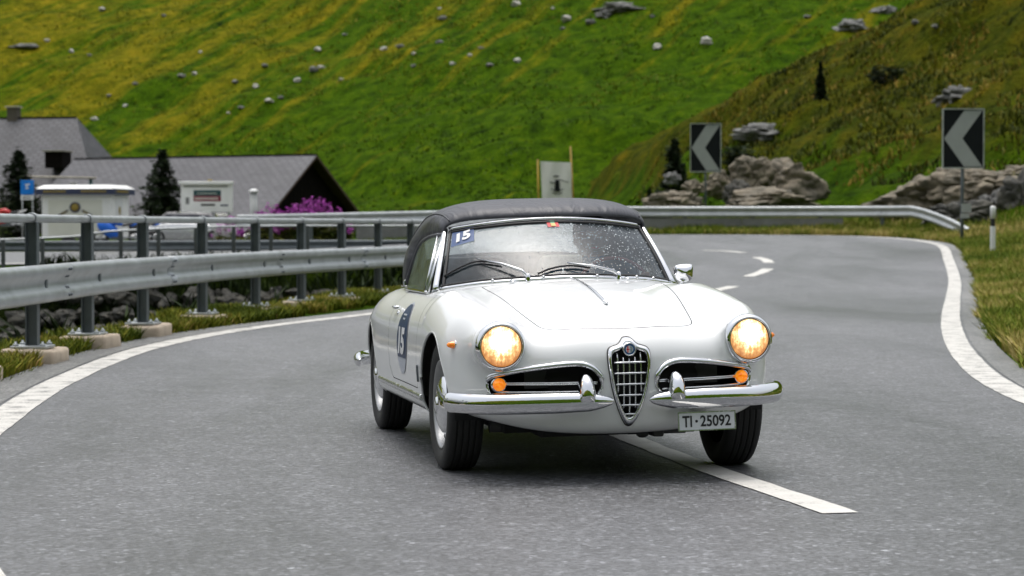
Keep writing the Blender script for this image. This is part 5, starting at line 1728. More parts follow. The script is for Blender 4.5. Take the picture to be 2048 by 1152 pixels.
def clip(V, Nn, T, s):
    """keep the part of the mesh where s > 0, cutting triangles cleanly"""
    ins = s > 0
    c = ins[T].sum(1)
    out = [T[c == 3]]
    mix = T[(c > 0) & (c < 3)]
    nv, nn, cache, extra = [], [], {}, []
    base = len(V)
    def cut(i, j):
        key = (i, j) if i < j else (j, i)
        if key not in cache:
            t = s[key[0]] / (s[key[0]] - s[key[1]])
            nv.append(V[key[0]] * (1 - t) + V[key[1]] * t)
            nn.append(Nn[key[0]] * (1 - t) + Nn[key[1]] * t)
            cache[key] = base + len(nv) - 1
        return cache[key]
    for tri in mix:
        k = [bool(ins[i]) for i in tri]
        if sum(k) == 1:
            r0 = k.index(True); a, b, d = tri[r0], tri[(r0 + 1) % 3], tri[(r0 + 2) % 3]
            extra.append((a, cut(a, b), cut(a, d)))
        else:
            r0 = k.index(False); a, b, d = tri[r0], tri[(r0 + 1) % 3], tri[(r0 + 2) % 3]
            p, q = cut(a, b), cut(a, d)
            extra.append((p, b, d)); extra.append((p, d, q))
    if nv:
        V = np.vstack([V, nv]); Nn = np.vstack([Nn, nn])
    if extra:
        out.append(np.array(extra, int))
    T2 = np.concatenate(out)
    used = np.unique(T2)
    mp = -np.ones(len(V), int); mp[used] = np.arange(len(used))
    return V[used], Nn[used], mp[T2]

HS = 0.0145
V, Q = surface_nets(body_f, (-3.12, -0.87, 0.12), (0.83, 0.87, 0.95), HS)
V, NN = project(body_f, V, HS)
T = np.concatenate([Q[:, [0, 1, 2]], Q[:, [0, 2, 3]]])

GR_HW = [(0.0, 0.0), (0.018, 0.004), (0.030, 0.017), (0.042, 0.029), (0.062, 0.036), (0.080, 0.043), (0.090, 0.058), (0.0925, 0.085), (0.0905, 0.12), (0.086, 0.155), (0.078, 0.205), (0.063, 0.265), (0.042, 0.322), (0.022, 0.360), (0.010, 0.372), (0.0, 0.375)]
GTOP = 0.630
def shield(scale=1.0):
    cz = GTOP - 0.165
    pts = [(w, GTOP - d) for w, d in GR_HW] + [(-w, GTOP - d) for w, d in GR_HW[-2:0:-1]]
    return [(b * scale, cz + (z - cz) * scale) for b, z in pts]
INTAKE = [(0.600, 0.440), (0.592, 0.468), (0.565, 0.484), (0.48, 0.500), (0.36, 0.517), (0.27, 0.525), (0.21, 0.524), (0.165, 0.508), (0.135, 0.480), (0.122, 0.445), (0.130, 0.405), (0.165, 0.380), (0.25, 0.374), (0.45, 0.374), (0.56, 0.378), (0.592, 0.402)]
def smooth_loop(pts, n=4):
    P = np.array(pts, float); m = len(P); out = []
    for i in range(m):
        p0, p1, p2, p3 = P[i - 1], P[i], P[(i + 1) % m], P[(i + 2) % m]
        for t in np.linspace(0, 1, n, endpoint=False):
            out.append(0.5 * ((2 * p1) + (-p0 + p2) * t + (2 * p0 - 5 * p1 + 4 * p2 - p3) * t * t + (-p0 + 3 * p1 - 3 * p2 + p3) * t ** 3))
    return np.array(out)
SHIELD = smooth_loop(shield(1.0), 3)
INT_L = smooth_loop(INTAKE, 3)
WS_A = lambda b: -0.455 - 0.30 * (np.abs(b) / 0.58) ** 2.2
HOOD = [(0.622, 0.0), (0.616, 0.10), (0.598, 0.20), (0.572, 0.28), (0.540, 0.325), (0.495, 0.350), (0.40, 0.366), (0.2, 0.392), (0.0, 0.414), (-0.2, 0.432), (-0.36, 0.440), (-0.42, 0.415), (-0.43, 0.2), (-0.425, 0.0)]
HOODP = smooth_loop(HOOD[:-1] + [(-0.43, -0.2)] * 0 + HOOD[-1:] + [(a, -b) for a, b in HOOD[-2:0:-1]], 3)
DOOR = [(-0.45, 0.30 + 0.06), (-1.28, 0.36), (-1.36, 0.42), (-1.40, 0.60), (-1.42, 0.90), (-0.62, 0.90), (-0.50, 0.78), (-0.44, 0.66), (-0.43, 0.45)]
COCK = [(float(WS_A(b)) - 0.06, b) for b in np.linspace(-0.60, 0.60, 25)] + [(-1.35, 0.625), (-1.60, 0.61), (-1.66, 0.4), (-1.66, -0.4), (-1.60, -0.61), (-1.35, -0.625)]
F_AX, R_AX, HUB, AR = 0.0, -2.22, 0.302, 0.347
def fields(V):
    a, b, z = V[:, 0], V[:, 1], V[:, 2]
    ab = np.abs(b)
    out = {}
    fa = np.hypot(a - F_AX, z - HUB) - AR
    ra = np.hypot((a - R_AX) / 1.02, (z - HUB + 0.02)) - 0.335
    out['arch'] = np.where(ab > 0.42, np.minimum(fa, ra), 1.0)
    out['grille'] = np.where(a > 0.45, sdpoly(np.c_[b, z], SHIELD) + 0.006, 1.0)
    out['intake'] = np.where(a > 0.3, sdpoly(np.c_[ab, z], INT_L), 1.0)
    out['cock'] = np.where(z > 0.55, sdpoly(np.c_[a, b], COCK), 1.0)
    out['hood'] = np.where(z > 0.55, sdpoly(np.c_[a, b], HOODP), 1.0)
    out['door'] = np.where(ab > 0.5, sdpoly(np.c_[a, z], DOOR), 1.0)
    return out
B_ = (V, NN, T)
for key in ('arch', 'grille', 'intake', 'cock'):
    B_ = clip(*B_, fields(B_[0])[key])
hood_m = clip(*B_, -fields(B_[0])['hood'] - 0.0022)
shell_m = clip(*B_, fields(B_[0])['hood'] - 0.0022)
door_m = clip(*shell_m, -fields(shell_m[0])['door'] - 0.0022)
shell_m = clip(*shell_m, fields(shell_m[0])['door'] - 0.0022)
np_mesh('body_shell', shell_m[0], shell_m[2], 'lacquer', car, True, None, shell_m[1])
np_mesh('hood', hood_m[0], hood_m[2], 'lacquer', car, True, None, hood_m[1])
doors = []
for s in (-1, 1):
    dm_ = clip(*door_m, door_m[0][:, 1] * s)
    doors.append(np_mesh('door', dm_[0], dm_[2], 'lacquer', car, True, None, dm_[1]))
# dark sheets for the shade in the shut lines: the same surfaces set 12 mm inside
def inner(mesh, d, name, mat='dark', parent=car):
    Vv, Nq, Tt = mesh
    return np_mesh(name, Vv - Nq * d, Tt, mat, parent, True)
near_hood = clip(*B_, 0.03 - np.abs(fields(B_[0])['hood']))
near_door = clip(*B_, 0.03 - np.abs(fields(B_[0])['door']))
inner(near_hood, 0.012, 'shut_gap_shade'); inner(near_door, 0.012, 'shut_gap_shade')

# wheel arch lips
for cx, rad, zc, kx in ((F_AX, AR, HUB, 1.0), (R_AX, 0.335, HUB - 0.02, 1.02)):
    th = np.linspace(R(-12), R(192), 64)
    aa = cx + rad * kx * np.cos(th); zz = zc + rad * np.sin(th)
    ok = zz > 0.245
    aa, zz = aa[ok], zz[ok]
    bb = surf_b(aa, zz)
    for s in (-1, 1):
        MB().tube([(x, s * (y - 0.005), z) for x, y, z in zip(aa, bb, zz)], 0.0065, 8, True).build('arch_lip', 'lacquer', car)
        # inner wheel house
        mb = MB()
        rows = []
        th2 = np.linspace(R(-6), R(186), 40)
        for w in (0.40, 0.715 if cx > -1 else 0.690):
            rows.append([(cx + (rad + 0.004) * kx * math.cos(t), s * w, zc + (rad + 0.004) * math.sin(t)) for t in th2])
        mb.grid(np.array(rows))
        mb.add([(cx, s * 0.40, zc)] + rows[0], [(0, k, k + 1) for k in range(1, 40)])
        mb.build('wheel_house', 'dark', car)

# ---- grille
def on_front(b, z, lift):
    return (float(surf_a(b, z)[0]) + lift, float(b), float(z))
def gr_a(z):
    return float(surf_a(0.0, z)[0])
# the shield stands on a smooth plane through the nose
zs_ = np.linspace(0.25, 0.64, 30); as_ = surf_a(np.zeros(30), zs_)
def nose_a(b, z):
    return np.interp(z, zs_, as_) - 0.30 * b * b
grille = empty('grille', (0, 0, 0)); grille.parent = car
fr = MB()
outer = SHIELD; cz_ = GTOP - 0.165
def ringpts(sc_, off):
    c = np.array([0, cz_])
    P = c + (SHIELD - c) * sc_
    return [(float(nose_a(b, z)) + off, b, z) for b, z in P]
rows = [ringpts(1.035, -0.012), ringpts(1.03, 0.010), ringpts(0.985, 0.021), ringpts(0.93, 0.022), ringpts(0.87, 0.014), ringpts(0.84, 0.004), ringpts(0.825, -0.02)]
rows = [r_ + [r_[0]] for r_ in rows]
fr.grid(np.array(rows)); fr.build('grille_frame', 'chrome', grille)
gk = MB()
rows = [ringpts(1.062, -0.012), ringpts(1.055, 0.006), ringpts(1.025, 0.007)]
rows = [r_ + [r_[0]] for r_ in rows]
gk.grid(np.array(rows)); gk.build('grille_gasket', 'gasket', grille)
dk_ = MB(); P = ringpts(0.9, -0.05); dk_.add(P, [tuple(range(len(P)))]); dk_.build('grille_cavity', 'dark', grille)
IN = np.array([0, cz_]) + (SHIELD - np.array([0, cz_])) * 0.85
def halfw(z):
    d = [abs(b) for (b, zz) in IN if abs(zz - z) < 0.012]
    return max(d) if d else 0.01
for dz in (0.103, 0.150, 0.198, 0.246, 0.290, 0.330):
    z = GTOP - dz
    w = min(halfw(z) * 0.97, 0.071)
    mb = MB()
    pts = [(float(nose_a(b, z)) + 0.010, b, z) for b in np.linspace(-w, w, 13)]
    mb.tube(pts, [0.0040 + 0.0042 * math.sin(math.pi * (0.12 + 0.76 * k / 12)) for k in range(13)], 8, True, True, False, (1.5, 0.72))
    mb.build('crossbar', 'chrome', grille)
for b in (-0.052, -0.026, 0.0, 0.026, 0.052):
    zz = [z for (bb, z) in IN if abs(abs(bb) - abs(b)) < 0.006]
    zlo = GTOP - (0.345 if b == 0 else (0.305 if abs(b) < 0.03 else 0.235)); zhi = GTOP - (0.082 if abs(b) < 0.03 else 0.062)
    mb = MB(); mb.tube([(float(nose_a(b, z)) + 0.000, b, z) for z in np.linspace(zlo, zhi, 9)], 0.0042, 6); mb.build('upright_bar', 'satin', grille)
# badge
bg = empty('badge', (0, 0, 0)); bg.parent = car
bz = GTOP - 0.046; ba = float(nose_a(0, bz)) + 0.026
def disc(r0, r1, x, mat, name, a0=0, a1=2 * math.pi, n=32):
    mb = MB()
    A = np.linspace(a0, a1, n)
    o = [(x, r1 * math.cos(t), bz + r1 * math.sin(t)) for t in A]
    if r0 <= 0:
        mb.add(o, [tuple(range(n))])
    else:
        i_ = [(x, r0 * math.cos(t), bz + r0 * math.sin(t)) for t in A]
        mb.add(o + i_, [(k, k + 1, n + k + 1, n + k) for k in range(n - 1)])
    return mb.build(name, mat, bg)
mb = MB(); mb.lathe([(0.0, -0.02), (0.030, -0.02), (0.030, 0.001), (0.0275, 0.004), (0.0245, 0.001)], 32, (ba, 0, bz), 'x'); mb.build('badge_rim', 'chrome', bg)
disc(0.0, 0.0246, ba + 0.0005, 'badge_blue', 'badge_field')
disc(0.0, 0.0165, ba + 0.0012, 'sticker_white', 'badge_left', math.pi / 2 * -3 + 0, -math.pi / 2 - 0, 24)
disc(0.0, 0.0165, ba + 0.0012, 'sticker_pale', 'badge_right', -math.pi / 2, math.pi / 2, 24)
mb = MB(); mb.box((ba + 0.0022, -0.008, bz), (0.001, 0.0045, 0.028)); mb.box((ba + 0.0022, -0.008, bz), (0.0012, 0.014, 0.0045)); mb.build('badge_cross', 'vignette_red', bg)
mb = MB(); mb.tube([(ba + 0.0022, 0.008 + 0.0035 * math.sin(k * 1.25), bz - 0.013 + 0.0026 * k) for k in range(11)], 0.0013, 5); mb.build('badge_serpent', 'badge_green', bg)

# ---- side intakes
def intake_pt(b, z, lift):
    return (float(surf_a(abs(b), z)[0]) + lift, b, z)
for s in (-1, 1):
    it = empty('air_intake', (0, 0, 0)); it.parent = car
    loop = [intake_pt(s * b, z, 0.0) for b, z in INT_L]
    top = [k for k in range(len(INT_L))]
    rad = []
    for b, z in INT_L:
        rad.append(0.0135 if z > 0.455 else 0.0075)
    mb = MB(); mb.tube([(x + 0.004, b, z) for x, b, z in loop], rad, 10, False, True, True, (1.0, 1.0))
    mb.build('intake_trim', 'chrome', it)
    c = np.mean(INT_L, axis=0)
    rows = [loop, [(x - 0.10, b, z) for x, b, z in loop], [(x - 0.11, s * c[0] + (b - s * c[0]) * 0.05, c[1] + (z - c[1]) * 0.05) for x, b, z in loop]]
    rows = [r_ + [r_[0]] for r_ in rows]
    mb = MB(); mb.grid(np.array(rows)); mb.build('intake_cavity', 'dark', it)
    # faint radiator panel inside
    mb = MB(); mb.box((0.575, s * 0.36, 0.46), (0.01, 0.16, 0.09)); mb.build('inner_panel', 'trim_dark', it)
    for zz, rr in ((0.4435, 0.0042), (0.4360, 0.0036)):
        mb = MB(); mb.tube([intake_pt(s * b, zz, -0.012) for b in np.linspace(0.126, 0.555, 16)], rr, 7); mb.build('intake_bar', 'chrome', it)
    mb = MB(); mb.tube([intake_pt(s * b, 0.403, -0.006) for b in np.linspace(0.15, 0.56, 16)], 0.006, 7); mb.build('intake_lower_bar', 'satin', it)
    # indicator
    il = empty('indicator_lamp', (0, 0, 0)); il.parent = car
    x0 = float(surf_a(0.555, 0.437)[0])
    mb = MB(); mb.lathe([(0.0, -0.03), (0.034, -0.03), (0.036, 0.0), (0.033, 0.012), (0.029, 0.012)], 26, (x0 - 0.004, s * 0.553, 0.437), 'x'); mb.build('lamp_ring', 'chrome', il)
    mb = MB(); mb.lathe([(0.029, 0.010), (0.027, 0.020), (0.020, 0.028), (0.010, 0.032), (0.0, 0.033)], 24, (x0 - 0.004, s * 0.553, 0.437), 'x'); mb.build('lamp_lens', 'amber_lit', il)

# ---- headlamps
for s in (-1, 1):
    hl = empty('headlamp', (0.612, s * 0.563, 0.607)); hl.parent = car
    hl.rotation_euler = (0, 0, R(2.0) * s)
    mb = MB(); mb.lathe([(0.109, -0.035), (0.112, -0.012), (0.1115, 0.006), (0.107, 0.020), (0.099, 0.030), (0.0935, 0.031), (0.091, 0.022)], 48, (0, 0, 0), 'x'); mb.build('headlamp_rim', 'chrome', hl)
    mb = MB(); mb.lathe([(0.0935, 0.026), (0.0905, 0.028), (0.0885, 0.024)], 48, (0, 0, 0), 'x'); mb.build('headlamp_gasket', 'gasket', hl)
    mb = MB(); mb.lathe([(0.0895, 0.020), (0.082, 0.029), (0.066, 0.037), (0.045, 0.043), (0.022, 0.046), (0.0, 0.047)], 40, (0, 0, 0), 'x'); mb.build('headlamp_lens', 'lamp', hl)
    mb = MB(); mb.box((0.026, 0, -0.101), (0.018, 0.012, 0.012), None, 0.003); mb.build('rim_screw', 'chrome', hl)
    # side repeater
    zr = 0.608; ar_ = 0.375
    br_ = float(surf_b(ar_, zr)[0])
    sl_ = empty('side_repeater', (ar_, s * br_, zr)); sl_.parent = car
    mb = MB(); mb.lathe([(0.0, -s * 0.01), (0.023, -s * 0.01), (0.022, s * 0.008), (0.016, s * 0.010)], 18, (0, 0, 0), 'y'); mb.build('repeater_base', 'chrome', sl_)
    mb = MB(); mb.lathe([(0.016, s * 0.008), (0.0155, s * 0.022), (0.011, s * 0.036), (0.005, s * 0.043), (0.0, s * 0.044)], 16, (0, 0, 0), 'y'); mb.build('repeater_lens', 'amber', sl_)

# ---- bumpers
def blade(path, hh, dd, name, mat, parent, n=20):
    """chrome bumper blade: domed section swept along a plan curve; hh, dd per point"""
    P = np.array(path, float)
    rows = []
    for i in range(len(P)):
        t = P[min(i + 1, len(P) - 1)] - P[max(i - 1, 0)]
        t[2] = 0; t /= np.linalg.norm(t)
        nrm = np.array([t[1], -t[0], 0])
        if nrm[0] < 0 and abs(nrm[0]) > 0.3: nrm = -nrm
        rows.append((P[i], nrm))
    out = []
    for i, (p, nrm) in enumerate(rows):
        if i > 0 and nrm @ rows[i - 1][1] < 0:
            nrm = -nrm; rows[i] = (p, nrm)
        ring = []
        for k in range(n):
            a = 2 * math.pi * k / n
            c, s_ = math.cos(a), math.sin(a)
            d = dd[i] * (abs(c) ** 0.9) * (1 if c > 0 else -0.45)
            z = hh[i] * (abs(s_) ** 0.85) * (1 if s_ > 0 else -1)
            ring.append(p + nrm * d + np.array([0, 0, z]))
        ring.append(ring[0])
        out.append(ring)
    mb = MB(); mb.grid(np.array(out)); return mb.build(name, mat, parent)
for s in (-1, 1):
    fb_ = empty('front_bumper', (0, 0, 0)); fb_.parent = car
    path = [(0.757, 0.078), (0.758, 0.10), (0.757, 0.16), (0.752, 0.26), (0.738, 0.38), (0.714, 0.49), (0.680, 0.575), (0.630, 0.642), (0.565, 0.700), (0.500, 0.732), (0.44, 0.752), (0.40, 0.759)]
    pp = spline_pts([(a, b * s, 0.0) for a, b in path], 0.012)
    n_ = len(pp)
    tpar = np.linspace(0, 1, n_)
    hh = 0.046 * np.minimum(1, np.clip(tpar / 0.13, 0, 1) ** 0.42 * 0.86 + 0.14 * np.clip(tpar / 0.3, 0, 1)) * np.sqrt(np.clip((1 - tpar) / 0.06, 0.02, 1))
    hh = np.maximum(hh, 0.002)
    dd = 0.036 * np.sqrt(np.clip(tpar / 0.10, 0.03, 1)) * np.sqrt(np.clip((1 - tpar) / 0.06, 0.03, 1))
    pp[:, 2] = 0.362 - 0.004 * tpar
    blade(pp, hh, dd, 'bumper_blade', 'chrome', fb_)
    # overrider
    mb = MB(); rows = []
    for k in range(31):
        t = 0.5 - 0.5 * math.cos(math.pi * k / 30)
        z = 0.364 + 0.121 * t
        w = 0.041 * math.sqrt(max(0, 1 - abs((t - 0.40) / 0.602) ** 3.0)) * (1 - 0.22 * t)
        d = 0.056 * math.sqrt(max(0, 1 - abs((t - 0.42) / 0.585) ** 3.0))
        w = max(w, 0.001); d = max(d, 0.001)
        ca = 0.768 - 0.035 * t * t
        rows.append([(ca + d * (math.cos(a) if math.cos(a) > 0 else 0.8 * math.cos(a)), s * 0.202 + w * math.sin(a), z) for a in np.linspace(0, 2 * math.pi, 23)])
    mb.grid(np.array(rows)); mb.build('overrider', 'chrome', fb_)
    mb = MB(); mb.tube([(0.60, s * 0.3, 0.33), (0.735, s * 0.3, 0.345)], 0.016, 8); mb.build('bumper_bracket', 'trim_dark', fb_)
rb_ = empty('rear_bumper', (0, 0, 0)); rb_.parent = car
half = [(-3.04, 0.0), (-3.035, 0.2), (-3.01, 0.40), (-2.95, 0.56), (-2.85, 0.665), (-2.74, 0.722), (-2.64, 0.748), (-2.54, 0.758)]
pp = spline_pts([(a, -b, 0.375) for a, b in half[::-1]] + [(a, b, 0.375) for a, b in half[1:]], 0.03)
tpar = np.linspace(0, 1, len(pp)); e_ = np.sqrt(np.clip(np.minimum(tpar, 1 - tpar) / 0.055, 0.01, 1))
P = pp; rows = []
for i in range(len(P)):
    t = P[min(i + 1, len(P) - 1)] - P[max(i - 1, 0)]; t /= np.linalg.norm(t)
    nrm = np.array([-t[1], t[0], 0.0])
    if nrm @ (P[i] - np.array([-1.8, 0, 0.375])) < 0: nrm = -nrm
    ring = [P[i] + nrm * (0.036 * e_[i] * math.cos(a) * (1 if math.cos(a) > 0 else 0.5)) + np.array([0, 0, 0.042 * e_[i] * math.sin(a)]) for a in np.linspace(0, 2 * math.pi, 19)]
    rows.append(ring)
mb = MB(); mb.grid(np.array(rows)); mb.build('bumper_blade', 'chrome', rb_)

# ---- lettering helper
def text_polys(txt, size, bold=0.0, sx=1.0):
    cu = bpy.data.curves.new('lettering', 'FONT'); cu.body = txt; cu.size = size; cu.align_x = 'CENTER'; cu.align_y = 'CENTER'; cu.offset = bold; cu.resolution_u = 6
    ob = bpy.data.objects.new('lettering_tmp', cu); COL.objects.link(ob)
    dg = bpy.context.evaluated_depsgraph_get()
    me = bpy.data.meshes.new_from_object(ob.evaluated_get(dg))
    vs = np.array([v.co[:] for v in me.vertices]); fs = [tuple(p.vertices) for p in me.polygons]
    bpy.data.objects.remove(ob); bpy.data.curves.remove(cu); bpy.data.meshes.remove(me)
    vs[:, 0] -= (vs[:, 0].min() + vs[:, 0].max()) / 2; vs[:, 1] -= (vs[:, 1].min() + vs[:, 1].max()) / 2
    vs[:, 0] *= sx
    return vs, fs

# ---- number plate
npl = empty('number_plate', (0.735, 0.338, 0.258)); npl.parent = car
npl.rotation_euler = (0, R(-4), R(3))
PW, PH = 0.262, 0.083
MB().box((0, 0, 0), (0.006, PW, PH), None, 0.0025).build('plate_panel', 'plate_white', npl)
mb = MB()
for c, d in (((0.003, 0, PH / 2 - .002), (.006, PW + .004, .005)), ((0.003, 0, -PH / 2 + .002), (.006, PW + .004, .005)), ((0.003, PW / 2, 0), (.006, .005, PH - .006)), ((0.003, -PW / 2, 0), (.006, .005, PH - .006))):
    mb.box(c, d)
mb.build('plate_border', 'satin', npl)
for txt, cx, wd in (('TI', -0.0915, 0.044), ('25092', 0.040, 0.142)):
    vs, fs = text_polys(txt, 0.075, 0.0016)
    w0 = np.ptp(vs[:, 0]); h0 = np.ptp(vs[:, 1])
    vs[:, 0] *= wd / w0; vs[:, 1] *= 0.050 / h0
    MB().add([(0.0045, cx + v[0], v[1]) for v in vs], fs).build('plate_lettering', 'plate_black', npl)
MB().lathe([(0.0, 0.0045), (0.0062, 0.0045), (0.0062, 0.003)], 12, (0, -0.048, 0.0), 'x').build('plate_dot', 'plate_black', npl)
MB().box((-0.03, 0, 0.03), (0.06, 0.10, 0.02)).build('plate_bracket', 'trim_dark', npl)

# ---- hood ornament strip, nozzles
mb = MB(); aa = np.linspace(-0.40, 0.30, 30); zz = surf_z(aa, 0.0)
mb.tube([(a, 0, z + 0.004) for a, z in zip(aa, zz)], [0.0055 + 0.003 * t for t in np.linspace(0, 1, 30)], 8, True, True, False, (1.0, 0.9)); mb.build('hood_strip', 'chrome', car)
mb = MB(); mb.ellipsoid((0.305, 0, float(surf_z(0.305, 0)[0]) + 0.006), (0.028, 0.011, 0.009), 14, 8); mb.build('hood_strip_tip', 'chrome', car)
for b in (-0.285, 0.285):
    a_ = float(WS_A(b)) + 0.075
    mb = MB(); mb.ellipsoid((a_, b, float(surf_z(a_, b)[0]) + 0.005), (0.038, 0.014, 0.012), 14, 8); mb.build('washer_nozzle', 'chrome', car)

# ---- windscreen
_us = np.linspace(-1.1, 1.1, 89)
_wz = surf_z(WS_A(0.58 * _us), 0.58 * _us) + 0.012
def WS_Z(u):
    return np.interp(u, _us, _wz)
def ws(u, v):
    u = np.asarray(u, float); v = np.asarray(v, float)
    b0 = 0.580 * u; a0 = WS_A(b0); z0 = WS_Z(u)
    b1 = 0.494 * u; a1 = -0.850 - 0.150 * np.abs(u) ** 2.2; z1 = 1.150 - 0.043 * u * u
    bl = 0.012 * np.sin(np.pi * v)
    return np.stack([a0 + (a1 - a0) * v + bl, b0 + (b1 - b0) * v, z0 + (z1 - z0) * v + bl * 0.7], -1)
wsc = empty('windscreen', (0, 0, 0)); wsc.parent = car
U, Vv = np.meshgrid(np.linspace(-1, 1, 41), np.linspace(0, 1, 21))
MB().grid(ws(U, Vv)).build('windscreen_glass', 'glass', wsc)
us = np.linspace(-1, 1, 45)
def strip(u, v, r, name, mat, up=0.0, out=0.0, sq=(1, 1)):
    P = ws(u, v) + np.array([out, 0, up])
    MB().tube(P.tolist(), r, 10, True, True, False, sq).build(name, mat, wsc)
strip(us, 0 * us - 0.035, 0.0125, 'lower_trim', 'chrome')
strip(us, 0 * us + 0.012, 0.008, 'lower_gasket', 'gasket', 0.0, 0.004)
strip(us, 0 * us + 1.035, 0.0115, 'upper_trim', 'chrome', 0, 0.012)
strip(us, 0 * us + 0.965, 0.008, 'upper_gasket', 'gasket', 0, 0.004)
for s in (-1, 1):
    vv = np.linspace(-0.05, 1.04, 14)
    strip(s * np.full(14, 1.035), vv, [0.021 - 0.007 * t for t in np.linspace(0, 1, 14)], 'side_pillar', 'chrome')
    strip(s * np.full(14, 0.985), vv[1:-1].tolist() + [] if False else vv, 0.008, 'side_gasket', 'gasket', 0, 0.004)
# screen stickers
def ws_patch(poly_uv, lift, name, mat, parent):
    P = ws(np.array([p[0] for p in poly_uv]), np.array([p[1] for p in poly_uv]))
    P = P + np.array([lift, 0, lift * 0.6])
    mb = MB(); mb.add(P.tolist(), [tuple(range(len(P)))]); return mb.build(name, mat, parent)
def ws_grid(u0, u1, v0, v1, lift, name, mat, parent, skew=0.0, n=6):
    Ug, Vg = np.meshgrid(np.linspace(u0, u1, n), np.linspace(v0, v1, n))
    t = (Ug - u0) / (u1 - u0)
    P = ws(Ug, Vg + skew * t) + np.array([lift, 0, lift * 0.6])
    mb = MB(); mb.grid(P); return mb.build(name, mat, parent)
sk = ws_grid(-0.965, -0.765, 0.66, 0.955, 0.004, 'start_number_sticker', 'sticker_blue', wsc, 0.06)
vs, fs = text_polys('15', 1.0, 0.05)
vs[:, 0] /= np.ptp(vs[:, 0]); vs[:, 1] /= np.ptp(vs[:, 1])
uu = -0.862 + vs[:, 0] * 0.125; vvv = 0.838 + vs[:, 1] * 0.17 + 0.06 * (vs[:, 0] + 0)
P = ws(uu, vvv) + np.array([0.008, 0, 0.005])
MB().add(P.tolist(), fs).build('sticker_number', 'sticker_white', sk)
vg = ws_grid(-0.055, 0.062, 0.86, 0.985, 0.004, 'screen_vignette', 'vignette_red', wsc)
ws_grid(-0.020, 0.026, 0.87, 0.93, 0.007, 'vignette_mark', 'vignette_gold', vg)
ws_grid(-0.020, 0.026, 0.93, 0.985, 0.007, 'vignette_band', 'vignette_green', vg)
# wipers
def wp(u, v, l):
    return (ws(u, v) + np.array([l, 0, l * 0.7])).tolist()
for (pu, pv), (eu, ev), b0, b1, bm in (((-0.345, -0.02), (-0.74, 0.33), (-0.99, 0.155), (-0.55, 0.24), (-0.76, 0.315)), ((0.44, -0.02), (0.0, 0.16), (-0.26, 0.035), (0.20, 0.10), (-0.02, 0.135))):
    wi = empty('wiper', (0, 0, 0)); wi.parent = car
    MB().tube([wp(pu, pv, 0.012), wp(pu + (eu - pu) * 0.12, pv + (ev - pv) * 0.22, 0.030), wp(pu + (eu - pu) * 0.5, pv + (ev - pv) * 0.6, 0.030), wp(eu, ev, 0.022)], [0.009, 0.0085, 0.006, 0.004], 8).build('wiper_arm', 'satin', wi)
    bl_ = spline_pts([wp(b0[0], b0[1], 0.010), wp((b0[0] + bm[0]) / 2, (b0[1] + bm[1]) / 2 + 0.02, 0.010), wp(bm[0], bm[1], 0.010), wp((b1[0] + bm[0]) / 2, (b1[1] + bm[1]) / 2 + 0.015, 0.010), wp(b1[0], b1[1], 0.010)], 0.02)
    MB().tube(bl_.tolist(), 0.0052, 6).build('wiper_blade', 'gasket', wi)
    q = wp(pu, pv, 0.012)
    MB().lathe([(0.0, 0.022), (0.010, 0.020), (0.013, 0.0), (0.013, -0.03)], 12, (q[0] + 0.002, q[1], q[2])).build('wiper_spindle', 'chrome', wi)
for u in (-0.22, 0.24, -0.62, 0.62, 0.80):
    q = wp(u, -0.03, 0.010); MB().ellipsoid(q, (0.009, 0.009, 0.011), 10, 6).build('trim_clip', 'satin', wsc)
# raindrops on the unwiped glass and the hood front
r_d = np.random.default_rng(77)
mb = MB()
ub, fbq = [], []
def drop(p, nrm, rr):
    nrm = Vector(nrm).normalized(); e1 = nrm.orthogonal().normalized(); e2 = nrm.cross(e1)
    base = Vector(p)
    ring = [base + (e1 * math.cos(k * math.pi / 3) + e2 * math.sin(k * math.pi / 3)) * rr for k in range(6)]
    ring2 = [base + (e1 * math.cos(k * math.pi / 3) + e2 * math.sin(k * math.pi / 3)) * rr * 0.7 + nrm * rr * 0.45 for k in range(6)]
    tip = base + nrm * rr * 0.6
    fs = [(k, (k + 1) % 6, 6 + (k + 1) % 6, 6 + k) for k in range(6)] + [(6 + k, 6 + (k + 1) % 6, 12) for k in range(6)]
    mb.add([tuple(x) for x in ring + ring2 + [tip]], fs, True)
for _ in range(430):
    u, v = r_d.uniform(0.0, 0.97), r_d.uniform(0.05, 0.95)
    if r_d.random() < 0.2: u = r_d.uniform(-0.97, 0.97)
    p = ws(u, v); e = 0.01
    nrm = np.cross(ws(u + e, v) - p, ws(u, v + e) - p)
    if nrm[0] < 0: nrm = -nrm
    drop(p + nrm / np.linalg.norm(nrm) * 0.0008, nrm, float(r_d.choice([0.0022, 0.0030, 0.0042], p=[.5, .35, .15])))
tag(mb.build('raindrops', 'raindrop', wsc, False), kind='stuff')

